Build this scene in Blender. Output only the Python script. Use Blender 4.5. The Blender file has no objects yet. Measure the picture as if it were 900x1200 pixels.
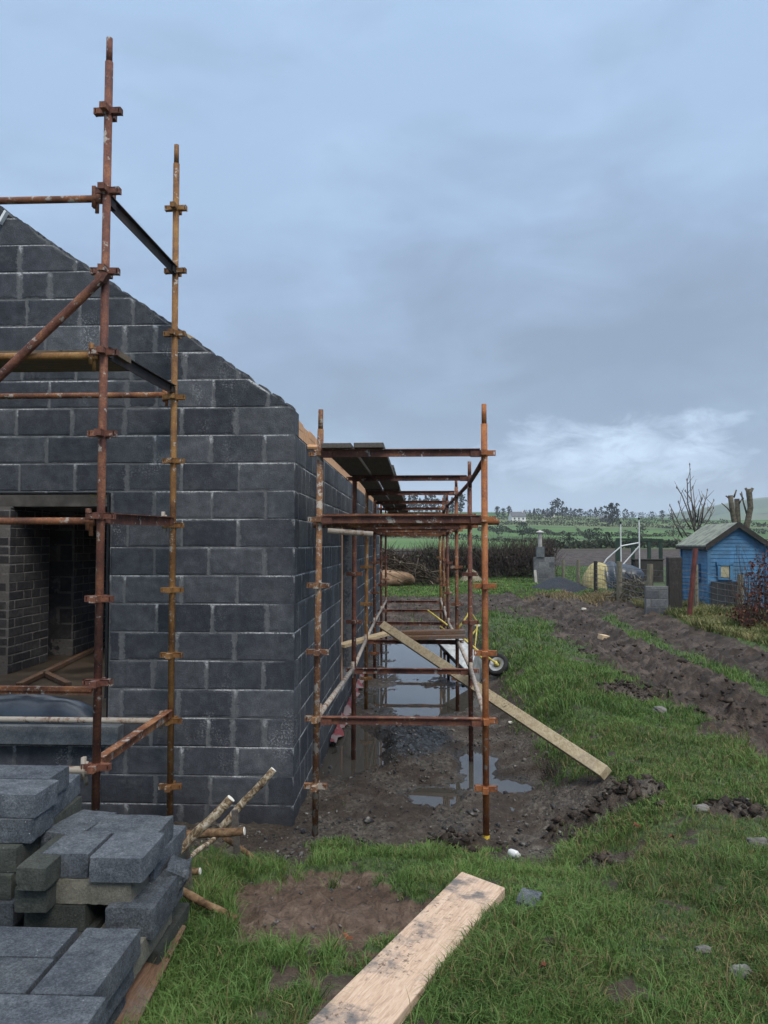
import bpy, math, random
import numpy as np
from mathutils import Vector, Matrix
random.seed(7)
rng = np.random.default_rng(11)
SC = bpy.context.scene
COL = SC.collection
R = math.radians

# ------------------------------------------------------------------ camera
CAM = np.array((0.0, 0.0, 2.2)); FOC = 920.0
YAW, PITCH = R(2.66), R(2.30)
FW = np.array((-math.sin(YAW)*math.cos(PITCH), math.cos(YAW)*math.cos(PITCH), math.sin(PITCH)))
RT = np.array((math.cos(YAW), math.sin(YAW), 0.0))
UP = np.cross(RT, FW)
cd = bpy.data.cameras.new('camera'); cam = bpy.data.objects.new('camera', cd); COL.objects.link(cam)
cd.sensor_fit = 'HORIZONTAL'; cd.sensor_width = 36.0; cd.lens = 36.0*FOC/900.0
cd.clip_start = 0.05; cd.clip_end = 9000
cam.location = CAM; cam.rotation_euler = (R(90)+PITCH, 0, YAW)
SC.camera = cam

# ------------------------------------------------------------------ light
SUN_EL, SUN_AZ = R(48), R(150)      # azimuth clockwise from +Y
w = bpy.data.worlds.new('World'); SC.world = w; w.use_nodes = True
wt = w.node_tree; wt.nodes.clear()
def wn(t, **k):
    n = wt.nodes.new(t)
    for a, b in k.items(): setattr(n, a, b)
    return n
def wl(a, b): wt.links.new(a, b)
def wmath(op, a, b=None, c=None):
    n = wn('ShaderNodeMath', operation=op)
    for i, v in enumerate((a, b, c)):
        if v is None: continue
        if isinstance(v, (int, float)): n.inputs[i].default_value = v
        else: wl(v, n.inputs[i])
    return n.outputs[0]
def wramp(f, stops):
    n = wn('ShaderNodeValToRGB'); cr = n.color_ramp
    while len(cr.elements) > 1: cr.elements.remove(cr.elements[-1])
    cr.elements[0].position = stops[0][0]; cr.elements[0].color = (*stops[0][1], 1)
    for p, c in stops[1:]:
        e = cr.elements.new(p); e.color = (*c, 1)
    wl(f, n.inputs[0]); return n.outputs[0]
def wmix(f, a, b, bt='MIX'):
    n = wn('ShaderNodeMix', data_type='RGBA', blend_type=bt)
    if isinstance(f, (int, float)): n.inputs[0].default_value = f
    else: wl(f, n.inputs[0])
    for s, v in ((6, a), (7, b)):
        if isinstance(v, tuple): n.inputs[s].default_value = (*v, 1)
        else: wl(v, n.inputs[s])
    return n.outputs[2]
tc = wn('ShaderNodeTexCoord'); sep = wn('ShaderNodeSeparateXYZ'); wl(tc.outputs['Generated'], sep.inputs[0])
zc = sep.outputs[2]
mp = wn('ShaderNodeMapping'); mp.inputs['Scale'].default_value = (1.0, 1.0, 2.3); wl(tc.outputs['Generated'], mp.inputs[0])
def wnoise(scale, detail, rough=.55, dist=0.0, off=None):
    n = wn('ShaderNodeTexNoise'); n.inputs['Scale'].default_value = scale; n.inputs['Detail'].default_value = detail
    n.inputs['Roughness'].default_value = rough; n.inputs['Distortion'].default_value = dist
    if off is not None:
        m2 = wn('ShaderNodeMapping'); m2.inputs['Location'].default_value = off; m2.inputs['Scale'].default_value = (1, 1, 2.3)
        wl(tc.outputs['Generated'], m2.inputs[0]); wl(m2.outputs[0], n.inputs[0])
    else: wl(mp.outputs[0], n.inputs[0])
    return n.outputs[0]
n1 = wnoise(2.2, 5, .5, .25); n2 = wnoise(4.6, 6, .58, .5, (3.1, 1.7, .4))
# overcast colour by height: pale at the horizon, a slate band, paler blue-grey above, brightest overhead
zz = wmath('ADD', zc, wmath('MULTIPLY', wmath('SUBTRACT', n1, .5), .16))
base = wramp(zz, [(0.0, (.150, .200, .262)), (.035, (.148, .200, .265)), (.085, (.112, .152, .208)), (.16, (.098, .134, .188)), (.25, (.118, .160, .228)),
                  (.36, (.132, .182, .258)), (.62, (.142, .200, .284)), (.76, (.44, .49, .56)), (1.0, (1.05, 1.06, 1.08))])
lightp = wmath('MULTIPLY', wmath('SUBTRACT', n2, .47), 3.2)
lightp.node.use_clamp = True
cl = wmix(wmath('MULTIPLY', lightp, .55), base, (.172, .232, .315))
darkp = wmath('MULTIPLY', wmath('SUBTRACT', .5, wnoise(3.3, 5, .55, .3, (7.3, 2.2, 1.4))), 2.6); darkp.node.use_clamp = True
cl = wmix(wmath('MULTIPLY', darkp, .7), cl, (.086, .114, .158))
# a heavy darker bank across the middle right
bd = np.array((.20, .93, .235)); bd = bd/np.linalg.norm(bd)
v1 = wn('ShaderNodeVectorMath', operation='SUBTRACT'); wl(tc.outputs['Generated'], v1.inputs[0]); v1.inputs[1].default_value = tuple(bd)
v2 = wn('ShaderNodeVectorMath', operation='MULTIPLY'); wl(v1.outputs[0], v2.inputs[0]); v2.inputs[1].default_value = (2.1, 2.1, 6.5)
v3 = wn('ShaderNodeVectorMath', operation='LENGTH'); wl(v2.outputs[0], v3.inputs[0])
bank = wmath('MULTIPLY', wmath('SUBTRACT', wmath('ADD', wmath('MULTIPLY', wnoise(5.5, 6, .6, .6, (2.2, 8.1, 3.3)), 1.7), .25), v3.outputs['Value']), 1.1); bank.node.use_clamp = True
cl = wmix(wmath('MULTIPLY', bank, .92), cl, (.088, .116, .160))
# a brighter gap in the clouds low in the sky
gd = np.array((.255, .96, .108)); gd = gd/np.linalg.norm(gd)
vs = wn('ShaderNodeVectorMath', operation='SUBTRACT'); wl(tc.outputs['Generated'], vs.inputs[0]); vs.inputs[1].default_value = tuple(gd)
vm = wn('ShaderNodeVectorMath', operation='MULTIPLY'); wl(vs.outputs[0], vm.inputs[0]); vm.inputs[1].default_value = (5.4, 5.4, 18.5)
vl = wn('ShaderNodeVectorMath', operation='LENGTH'); wl(vm.outputs[0], vl.inputs[0])
gapn = wnoise(15, 8, .68, .5, (1.3, 5.2, .9))
gap = wmath('MULTIPLY', wmath('SUBTRACT', wmath('ADD', wmath('MULTIPLY', gapn, 2.6), -.42), vl.outputs['Value']), 1.25); gap.node.use_clamp = True
cl = wmix(wmath('MULTIPLY', gap, .85), cl, (.245, .31, .385))
sky = wn('ShaderNodeTexSky'); sky.sky_type = 'NISHITA'; sky.sun_disc = False
sky.sun_elevation = SUN_EL; sky.sun_rotation = SUN_AZ
sc10 = wmix(1.0, cl, (10.0, 10.0, 10.0), 'MULTIPLY')
fin = wmix(.03, sc10, sky.outputs[0])
bg = wn('ShaderNodeBackground'); bg.inputs[1].default_value = 0.1; wl(fin, bg.inputs[0])
wo = wn('ShaderNodeOutputWorld'); wl(bg.outputs[0], wo.inputs[0])
sd = bpy.data.lights.new('sun', 'SUN'); sd.energy = 0.85; sd.angle = R(25); sd.color = (1.0, .93, .83)
sun = bpy.data.objects.new('sun', sd); COL.objects.link(sun)
sv = Vector((math.sin(SUN_AZ)*math.cos(SUN_EL), math.cos(SUN_AZ)*math.cos(SUN_EL), math.sin(SUN_EL)))
sun.rotation_euler = (-sv).to_track_quat('-Z', 'Y').to_euler(); sun.location = (5, -5, 20)
vs_ = SC.view_settings
vs_.view_transform = 'Standard'; vs_.look = 'None'; vs_.gamma = 1; vs_.use_curve_mapping = False; vs_.exposure = 1.58

# ------------------------------------------------------------------ geometry helpers
def ray(px, py):
    return FW + (px-450)/FOC*RT + (600-py)/FOC*UP
def P(px, py, Y):
    d = ray(px, py); return CAM + d*(Y/d[1])
def Pz(px, py, z):
    d = ray(px, py); return CAM + d*((z-CAM[2])/d[2])
def Px(px, py, X):
    d = ray(px, py); return CAM + d*(X/d[0])

_perm = np.random.default_rng(5).permutation(512)
_perm = np.concatenate([_perm, _perm, _perm])
_ga = np.random.default_rng(6).uniform(0, 2*np.pi, 512); _gx, _gy = np.cos(_ga), np.sin(_ga)
def perlin(x, y):
    x = np.asarray(x, float); y = np.asarray(y, float)
    xi = np.floor(x).astype(int); yi = np.floor(y).astype(int); xf = x-xi; yf = y-yi; xi &= 511; yi &= 511
    u = xf*xf*xf*(xf*(xf*6-15)+10); v = yf*yf*yf*(yf*(yf*6-15)+10)
    def g(ix, iy, dx, dy):
        h = _perm[_perm[ix & 511]+(iy & 511)] & 511
        return _gx[h]*dx+_gy[h]*dy
    a = g(xi, yi, xf, yf); b = g(xi+1, yi, xf-1, yf); c = g(xi, yi+1, xf, yf-1); d = g(xi+1, yi+1, xf-1, yf-1)
    return (a*(1-u)+b*u)*(1-v)+(c*(1-u)+d*u)*v
def fbm(x, y, o=4, g=.5):
    s = 0; a = 1
    for i in range(o):
        s = s+a*perlin(x*2**i+17.3*i, y*2**i+9.1*i); a *= g
    return s
def sst(a, b, x):
    t = np.clip((np.asarray(x, float)-a)/(b-a), 0, 1); return t*t*(3-2*t)

class MB:
    def __init__(s): s.v = []; s.f = []; s.a = {}
    def add(s, vs, fs):
        o = len(s.v); s.v += [tuple(float(c) for c in v) for v in vs]; s.f += [tuple(i+o for i in f) for f in fs]; return o
    def box(s, c, d, rz=0.0, M=None, bev=0.0):
        hx, hy, hz = d[0]/2, d[1]/2, d[2]/2
        vs = [Vector((x, y, z)) for x in (-hx, hx) for y in (-hy, hy) for z in (-hz, hz)]
        if M is None: M = Matrix.Rotation(rz, 3, 'Z')
        s.add([M @ v + Vector(c) for v in vs], [(0,1,3,2),(4,6,7,5),(0,4,5,1),(2,3,7,6),(0,2,6,4),(1,5,7,3)])
    def bar(s, p0, p1, wd, th, up=(0,0,1)):
        """rectangular bar from p0 to p1, wd across, th along up"""
        p0 = Vector(p0); p1 = Vector(p1); d = (p1-p0); L = d.length; d.normalize()
        x = d.cross(Vector(up)); x.normalize(); u = x.cross(d)
        vs = [p+x*a*wd/2+u*b*th/2 for p in (p0, p1) for a in (-1, 1) for b in (-1, 1)]
        s.add(vs, [(0,1,3,2),(4,6,7,5),(0,4,5,1),(2,3,7,6),(0,2,6,4),(1,5,7,3)])
    def tube(s, p0, p1, r0, r1=None, n=10, cap=True):
        if r1 is None: r1 = r0
        p0 = Vector(p0); p1 = Vector(p1); d = (p1-p0).normalized()
        x = d.orthogonal().normalized(); y = d.cross(x)
        vs = []
        for p, r in ((p0, r0), (p1, r1)):
            for i in range(n):
                a = 2*math.pi*i/n; vs.append(p+x*math.cos(a)*r+y*math.sin(a)*r)
        fs = [(i, (i+1) % n, n+(i+1) % n, n+i) for i in range(n)]
        if cap: fs += [tuple(range(n-1, -1, -1)), tuple(range(n, 2*n))]
        s.add(vs, fs)
    def path(s, pts, rs, n=8):
        pts = [Vector(p) for p in pts]
        if not isinstance(rs, (list, tuple)): rs = [rs]*len(pts)
        vs = []; prev = None
        for i, p in enumerate(pts):
            d = (pts[min(i+1, len(pts)-1)]-pts[max(i-1, 0)]).normalized()
            if prev is None: x = d.orthogonal().normalized()
            else: x = (prev-d*prev.dot(d)).normalized()
            prev = x; y = d.cross(x)
            for k in range(n):
                a = 2*math.pi*k/n; vs.append(p+(x*math.cos(a)+y*math.sin(a))*rs[i])
        m = len(pts); fs = [(i*n+k, i*n+(k+1) % n, (i+1)*n+(k+1) % n, (i+1)*n+k) for i in range(m-1) for k in range(n)]
        fs += [tuple(range(n-1, -1, -1)), tuple(range((m-1)*n, m*n))]
        s.add(vs, fs)
    def lathe(s, c, prof, n=16, axis='Z'):
        c = Vector(c); vs = []
        for r, h in prof:
            for k in range(n):
                a = 2*math.pi*k/n; q = (r*math.cos(a), r*math.sin(a), h)
                if axis == 'Y': q = (q[0], q[2], q[1])
                if axis == 'X': q = (q[2], q[0], q[1])
                vs.append(c+Vector(q))
        m = len(prof); fs = [(i*n+k, i*n+(k+1) % n, (i+1)*n+(k+1) % n, (i+1)*n+k) for i in range(m-1) for k in range(n)]
        s.add(vs, fs)
    def prism(s, poly, ext):
        """closed polygon (3D points) pushed along ext"""
        n = len(poly); e = Vector(ext)
        vs = [Vector(p) for p in poly]+[Vector(p)+e for p in poly]
        fs = [tuple(range(n-1, -1, -1)), tuple(range(n, 2*n))]+[(i, (i+1) % n, n+(i+1) % n, n+i) for i in range(n)]
        s.add(vs, fs)

def npmesh(name, V, F, attrs=None, smooth=False):
    V = np.asarray(V, np.float32); F = np.asarray(F, np.int32)
    me = bpy.data.meshes.new(name); me.vertices.add(len(V)); me.vertices.foreach_set('co', V.ravel())
    k = F.shape[1]; me.loops.add(F.size); me.loops.foreach_set('vertex_index', F.ravel())
    me.polygons.add(len(F)); me.polygons.foreach_set('loop_start', np.arange(0, F.size, k, dtype=np.int32))
    me.polygons.foreach_set('loop_total', np.full(len(F), k, np.int32))
    if smooth: me.polygons.foreach_set('use_smooth', np.ones(len(F), bool))
    me.update(calc_edges=True)
    for an, av in (attrs or {}).items():
        av = np.asarray(av, np.float32)
        if av.ndim == 1:
            a = me.attributes.new(an, 'FLOAT', 'POINT'); a.data.foreach_set('value', av)
        else:
            a = me.attributes.new(an, 'FLOAT_COLOR', 'POINT')
            a.data.foreach_set('color', np.concatenate([av, np.ones((len(av), 1), np.float32)], 1).ravel())
    return me

def tag(o, label=None, cat=None, group=None, kind=None):
    if label: o['label'] = label
    if cat: o['category'] = cat
    if group: o['group'] = group
    if kind: o['kind'] = kind
    return o
def thing(name, loc, label, cat, group=None):
    o = bpy.data.objects.new(name, None); COL.objects.link(o); o.location = tuple(float(c) for c in loc)
    o.empty_display_size = .2
    return tag(o, label, cat, group)
def link(o, parent=None):
    COL.objects.link(o)
    if parent is not None:
        o.parent = parent
        if parent.type == 'EMPTY': o.matrix_parent_inverse = Matrix.Translation(-parent.location)
        elif parent.parent is None: o.matrix_parent_inverse = Matrix.Translation(-parent.location)
    return o
def obj(name, mb, mat, parent=None, smooth=False, bevel=0.0, attrs=None):
    if isinstance(mb, MB):
        me = bpy.data.meshes.new(name); me.from_pydata(mb.v, [], mb.f); me.update()
        for an, av in mb.a.items():
            a = me.attributes.new(an, 'FLOAT', 'POINT'); a.data.foreach_set('value', np.asarray(av, np.float32))
    else: me = mb
    o = bpy.data.objects.new(name, me)
    for m in (mat if isinstance(mat, (list, tuple)) else [mat]): me.materials.append(m)
    if smooth:
        me.polygons.foreach_set('use_smooth', np.ones(len(me.polygons), bool))
    if parent is None:
        co = np.empty(len(me.vertices)*3, np.float32); me.vertices.foreach_get('co', co); co = co.reshape(-1, 3)
        c = np.array([(co[:, 0].min()+co[:, 0].max())/2, (co[:, 1].min()+co[:, 1].max())/2, co[:, 2].min()])
        me.vertices.foreach_set('co', (co-c).astype(np.float32).ravel()); me.update(); o.location = tuple(float(q) for q in c)
    link(o, parent)
    if bevel:
        b = o.modifiers.new('bevel', 'BEVEL'); b.width = bevel; b.segments = 2; b.limit_method = 'ANGLE'; b.angle_limit = R(40)
    return o

# ------------------------------------------------------------------ materials
class NT:
    def __init__(s, name):
        s.m = bpy.data.materials.new(name); s.m.use_nodes = True; s.t = s.m.node_tree; s.t.nodes.clear()
        s.out = s.n('ShaderNodeOutputMaterial'); s.p = s.n('ShaderNodeBsdfPrincipled'); s.l(s.p.outputs[0], s.out.inputs[0])
    def n(s, t, **k):
        n = s.t.nodes.new(t)
        for a, b in k.items(): setattr(n, a, b)
        return n
    def l(s, a, b): s.t.links.new(a, b)
    def set(s, sock, v):
        if isinstance(v, bpy.types.NodeSocket): s.l(v, sock)
        elif isinstance(v, tuple) and len(v) == 3 and sock.type == 'RGBA': sock.default_value = (*v, 1)
        else: sock.default_value = v
    def pos(s, scale=None, obj=False):
        o = s.n('ShaderNodeTexCoord').outputs['Object'] if obj else s.n('ShaderNodeNewGeometry').outputs['Position']
        if scale is not None:
            m = s.n('ShaderNodeMapping'); m.inputs['Scale'].default_value = scale; s.l(o, m.inputs[0]); o = m.outputs[0]
        return o
    def noise(s, vec, scale, detail=4, rough=.55, dist=0):
        n = s.n('ShaderNodeTexNoise'); s.l(vec, n.inputs['Vector']); n.inputs['Scale'].default_value = scale
        n.inputs['Detail'].default_value = detail; n.inputs['Roughness'].default_value = rough; n.inputs['Distortion'].default_value = dist
        return n.outputs[0]
    def voro(s, vec, scale, feat='F1', out='Distance', rnd=1.0):
        n = s.n('ShaderNodeTexVoronoi', feature=feat); s.l(vec, n.inputs['Vector']); n.inputs['Scale'].default_value = scale
        n.inputs['Randomness'].default_value = rnd
        return n.outputs[out]
    def math(s, op, a, b=None, clamp=False):
        n = s.n('ShaderNodeMath', operation=op, use_clamp=clamp); s.set(n.inputs[0], a)
        if b is not None: s.set(n.inputs[1], b)
        return n.outputs[0]
    def mr(s, v, a, b, c=0.0, d=1.0):
        n = s.n('ShaderNodeMapRange', interpolation_type='SMOOTHSTEP'); s.set(n.inputs[0], v)
        for i, q in enumerate((a, b, c, d)): n.inputs[i+1].default_value = q
        return n.outputs[0]
    def ramp(s, f, stops):
        n = s.n('ShaderNodeValToRGB'); cr = n.color_ramp
        while len(cr.elements) > 1: cr.elements.remove(cr.elements[-1])
        cr.elements[0].position = stops[0][0]; cr.elements[0].color = (*stops[0][1], 1)
        for p, c in stops[1:]:
            e = cr.elements.new(p); e.color = (*c, 1)
        s.l(f, n.inputs[0]); return n.outputs[0]
    def mix(s, f, a, b, bt='MIX'):
        n = s.n('ShaderNodeMix', data_type='RGBA', blend_type=bt); s.set(n.inputs[0], f); s.set(n.inputs[6], a); s.set(n.inputs[7], b)
        return n.outputs[2]
    def attr(s, name, out='Fac'):
        return s.n('ShaderNodeAttribute', attribute_name=name).outputs[out]
    def rnd(s): return s.n('ShaderNodeObjectInfo').outputs['Random']
    def fin(s, col, rough=.8, bump=None, bs=.5, bd=.01, spec=.3, metal=0.0):
        s.set(s.p.inputs['Base Color'], col); s.set(s.p.inputs['Roughness'], rough)
        s.set(s.p.inputs['Specular IOR Level'], spec); s.set(s.p.inputs['Metallic'], metal)
        if bump is not None:
            b = s.n('ShaderNodeBump'); b.inputs['Strength'].default_value = bs; b.inputs['Distance'].default_value = bd
            s.l(bump, b.inputs['Height']); s.l(b.outputs[0], s.p.inputs['Normal'])
        return s.m

def m_block(name, tint=(1, 1, 1), mort=(.125, .130, .135), lime=1.0):
    s = NT(name); p = s.pos()
    fine = s.noise(p, 130, 3, .7); mid = s.noise(p, 14, 4, .6); big = s.noise(p, 1.6, 4, .6); r = s.attr('rnd')
    c = s.ramp(s.math('ADD', s.math('MULTIPLY', fine, .5), s.math('MULTIPLY', mid, .5)),
               [(.3, tuple(.031*t*q for t, q in zip(tint, (.94, 1.02, 1.20)))), (.52, tuple(.060*t*q for t, q in zip(tint, (.97, 1.06, 1.24)))), (.72, tuple(.105*t*q for t, q in zip(tint, (1.0, 1.06, 1.18))))])
    c = s.mix(1.0, c, s.ramp(r, [(0, (.68, .70, .73)), (.45, (.95, .95, .96)), (.8, (1.12, 1.12, 1.10)), (1, (1.6, 1.58, 1.52))]), 'MULTIPLY')
    c = s.mix(1.0, c, s.ramp(big, [(.3, (.75, .76, .8)), (.7, (1.2, 1.18, 1.14))]), 'MULTIPLY')
    ws = s.math('MULTIPLY', s.mr(s.noise(s.pos((1, 1, 1.5)), 2.7, 5, .7, .5), .52, .68), s.mr(s.noise(p, 30, 4, .7), .35, .6))
    c = s.mix(s.math('MULTIPLY', ws, .5), c, tuple(q*.8 for q in mort))
    # mortar smeared over the joints
    jn = s.math('ADD', s.attr('m'), s.math('MULTIPLY', s.math('SUBTRACT', s.noise(p, 17, 5, .68), .5), 1.7))
    jm = s.math('MULTIPLY', s.mr(jn, .46, .74), .92)
    mc = s.mix(s.noise(p, 45, 3), tuple(q*.62 for q in mort), tuple(q*1.25 for q in mort))
    c = s.mix(jm, c, mc)
    # lime bloom in streaks under some joints
    lp = s.pos((1.1, 1.1, .75)); ln = s.noise(lp, 2.1, 3, .6); lf = s.noise(p, 60, 5, .75)
    lb = s.math('MULTIPLY', s.mr(ln, .58, .72), s.mr(lf, .50, .60))
    hj = s.math('MULTIPLY', s.mr(s.math('ADD', s.attr('mh'), s.math('MULTIPLY', s.math('SUBTRACT', s.noise(p, 24, 3), .5), .5)), .62, .95), s.math('MULTIPLY', s.mr(s.noise(s.pos((.8, .8, 1.6)), 2.4, 3), .42, .56), s.mr(lf, .36, .56)))
    c = s.mix(s.math('MULTIPLY', s.math('MAXIMUM', s.math('MULTIPLY', lb, .38), s.math('MULTIPLY', hj, 1.0)), lime, True), c, (.50, .51, .52))
    # damp foot of the wall
    z = s.n('ShaderNodeSeparateXYZ'); s.l(p, z.inputs[0])
    damp = s.mr(s.math('ADD', z.outputs[2], s.math('MULTIPLY', big, .35)), .55, .12)
    c = s.mix(s.math('MULTIPLY', damp, .55), c, (.018, .018, .02))
    h = s.math('ADD', s.math('MULTIPLY', fine, .5), s.math('MULTIPLY', s.math('SUBTRACT', mid, s.math('MULTIPLY', jm, .25)), .7))
    return s.fin(c, .88, h, .9, .012, .25)
M_BLOCK = m_block('dark concrete block wall')
M_BLOCKIN = m_block('brown concrete block inner wall', (.75, .66, .60), (.14, .13, .12), .25)

def m_rust(name, cols, lime=0.0, sc=1.0):
    s = NT(name); p = s.pos()
    a = s.noise(p, 7*sc, 5, .6); b = s.noise(p, 70, 4, .7); l = s.noise(p, 1.7, 2)
    f = s.math('ADD', s.math('MULTIPLY', a, .62), s.math('MULTIPLY', b, .38))
    f = s.math('ADD', f, s.math('MULTIPLY', s.math('SUBTRACT', l, .5), .35))
    c = s.ramp(f, [(.33, cols[0]), (.46, cols[1]), (.56, cols[2]), (.68, cols[3])])
    c = s.mix(s.math('MULTIPLY', s.mr(s.noise(p, 190, 2, .6), .60, .68), .7), c, (.02, .012, .01))
    if lime:
        c = s.mix(s.math('MULTIPLY', s.mr(s.noise(p, 16, 5, .7), .62-.25*lime, .66-.2*lime), .85), c, (.34, .31, .27))
    return s.fin(c, .72, f, .35, .004, .35)
M_RUSTD = m_rust('dark red rusted steel', [(.030, .013, .011), (.088, .034, .025), (.15, .058, .035), (.28, .125, .06)], .12)
M_RUST = m_rust('brown rusted steel', [(.035, .016, .010), (.11, .043, .022), (.20, .078, .034), (.32, .16, .075)], .2)
M_RUSTO = m_rust('orange rusted steel', [(.085, .030, .014), (.24, .083, .030), (.33, .125, .042), (.40, .19, .085)], .1)
M_RUSTY = m_rust('ochre rusted steel', [(.06, .028, .012), (.16, .075, .025), (.23, .115, .035), (.30, .18, .07)], .15)
M_LIMEST = m_rust('lime splashed steel tube', [(.06, .03, .02), (.17, .10, .07), (.30, .24, .19), (.40, .35, .30)], .7)
M_STEELD = m_rust('near black steel', [(.010, .009, .010), (.018, .014, .015), (.03, .02, .018), (.07, .04, .03)], 0)

def m_wood(name, c0, c1, c2, dirt=.0, axis=(1, 12, 12), rough=.75):
    s = NT(name); p = s.pos(axis, True)
    g = s.noise(p, 6, 4, .6, 1.2); g2 = s.noise(p, 40, 3, .6); o = s.pos(None, True)
    c = s.ramp(s.math('ADD', s.math('MULTIPLY', g, .7), s.math('MULTIPLY', g2, .3)), [(.35, c0), (.5, c1), (.66, c2)])
    if dirt:
        d = s.math('MULTIPLY', s.mr(s.noise(o, 3.6, 6, .7), .52, .68), dirt)
        c = s.mix(d, c, (.12, .11, .105))
        d2 = s.math('MULTIPLY', s.mr(s.noise(o, 42, 4, .65), .56, .66), s.mr(s.noise(o, 2.6, 3), .44, .58))
        c = s.mix(s.math('MULTIPLY', d2, .85), c, (.075, .05, .035))
        v = s.voro(o, 6.5); c = s.mix(s.mr(v, .075, .03), c, (.09, .065, .05))
    return s.fin(c, rough, g, .35, .004, .3)
M_PLANK = m_wood('pale sawn plank', (.33, .225, .155), (.47, .34, .245), (.56, .43, .33), 1.0, (14, 1.1, 14))
M_TIMBER = m_wood('pale yellow timber', (.30, .22, .12), (.42, .32, .19), (.50, .40, .26), .3, (5, 5, 5))
M_TIMBERG = m_wood('greyish green timber', (.26, .20, .12), (.38, .31, .20), (.48, .41, .29), .3, (5, 2, 5))
M_ORANGE = m_wood('orange new timber', (.42, .21, .10), (.55, .31, .16), (.62, .40, .25), .0, (10, 10, 1))
M_BOARD = m_wood('weathered scaffold board', (.05, .044, .038), (.085, .075, .065), (.13, .115, .10), .4, (12, 1, 12))
M_BOARDB = m_wood('brown wet board', (.06, .035, .022), (.12, .068, .04), (.19, .11, .065), .6, (12, 1, 12))
M_POST = m_wood('grey green fence post', (.085, .08, .055), (.17, .155, .11), (.26, .24, .18), .3, (8, 8, 1))
M_DARKW = m_wood('dark tarred wood', (.012, .012, .012), (.028, .026, .024), (.05, .045, .04), .3, (8, 8, 1))
s = NT('peeling pale bark'); p = s.pos(); M_BARK = s.fin(s.ramp(s.noise(p, 26, 5, .7, .6), [(.36, (.045, .03, .018)), (.47, (.13, .09, .05)), (.55, (.30, .25, .18)), (.68, (.42, .38, .31))]), .85, s.noise(p, 50, 4), .6, .006)
s = NT('brown bark'); p = s.pos(); M_BARKB = s.fin(s.ramp(s.noise(p, 22, 5, .7, .6), [(.36, (.05, .028, .014)), (.5, (.12, .07, .035)), (.66, (.22, .15, .085))]), .85, s.noise(p, 50, 4), .6, .006)
s = NT('fresh cut wood end'); p = s.pos(); M_CUT = s.fin(s.mix(s.noise(p, 60, 3), (.50, .47, .40), (.70, .69, .63)), .8)

def m_simple(name, a, b, scale=12, rough=.8, bump=.3, spec=.3, bd=.01, metal=0.0, objc=False):
    s = NT(name); p = s.pos(None, objc); f = s.noise(p, scale, 5, .62)
    return s.fin(s.mix(s.mr(f, .35, .65), a, b), rough, s.noise(p, scale*4, 4, .6), bump, bd, spec, metal)
def m_stone(name, a, b, c, objc=True):
    s = NT(name); p = s.pos(None, objc); r = s.rnd(); v = s.n('ShaderNodeVectorMath', operation='ADD'); s.l(p, v.inputs[0])
    cc = s.n('ShaderNodeCombineXYZ'); s.l(s.math('MULTIPLY', r, 37.0), cc.inputs[0]); s.l(cc.outputs[0], v.inputs[1]); p = v.outputs[0]
    fine = s.noise(p, 105, 5, .85); mid = s.noise(p, 18, 5, .65); big = s.noise(p, 4, 3)
    f = s.math('ADD', s.math('MULTIPLY', fine, .68), s.math('MULTIPLY', mid, .32))
    col = s.ramp(f, [(.36, a), (.5, b), (.64, c)])
    col = s.mix(1.0, col, s.ramp(big, [(.3, (.72, .74, .78)), (.7, (1.22, 1.2, 1.16))]), 'MULTIPLY')
    col = s.mix(1.0, col, s.ramp(r, [(0, (.78, .79, .8)), (1, (1.32, 1.32, 1.34))]), 'MULTIPLY')
    col = s.mix(s.math('MULTIPLY', s.mr(s.voro(p, 26), .085, .03), s.mr(s.noise(p, 6, 2), .5, .56)), col, (.42, .44, .45))
    h = s.math('ADD', s.math('MULTIPLY', fine, 1.0), s.math('MULTIPLY', mid, .6))
    return s.fin(col, .9, h, 1.0, .014, .25)
M_LBLOCK = m_stone('blue grey concrete block', (.033, .038, .044), (.090, .103, .118), (.195, .214, .235))
M_LBLOCKM = m_stone('mossy old concrete block', (.030, .034, .030), (.058, .065, .056), (.10, .108, .092))
M_LBLOCKP = m_stone('weathered tan concrete block', (.085, .083, .066), (.15, .145, .118), (.215, .21, .175))
M_CONC = m_stone('pale grey precast concrete', (.07, .08, .087), (.13, .145, .155), (.21, .225, .235))
M_CONCD = m_simple('dark damp concrete', (.045, .043, .04), (.10, .095, .088), 3, .75)
M_FLOOR = m_simple('wet brown floor screed', (.028, .021, .015), (.085, .065, .046), 1.6, .42, .4, .45)
M_TARP = m_simple('dark blue plastic sheet', (.012, .018, .028), (.03, .042, .06), 5, .32, .15, .5)
M_BLACKP = m_simple('black plastic', (.006, .006, .007), (.014, .014, .016), 6, .45, .1)
M_RED = m_simple('faded red plastic', (.20, .022, .022), (.34, .10, .095), 5, .5, .1)
M_ROCK = m_simple('tan boulder stone', (.20, .125, .075), (.34, .235, .15), 3, .9, .6, .2, .03)

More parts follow.
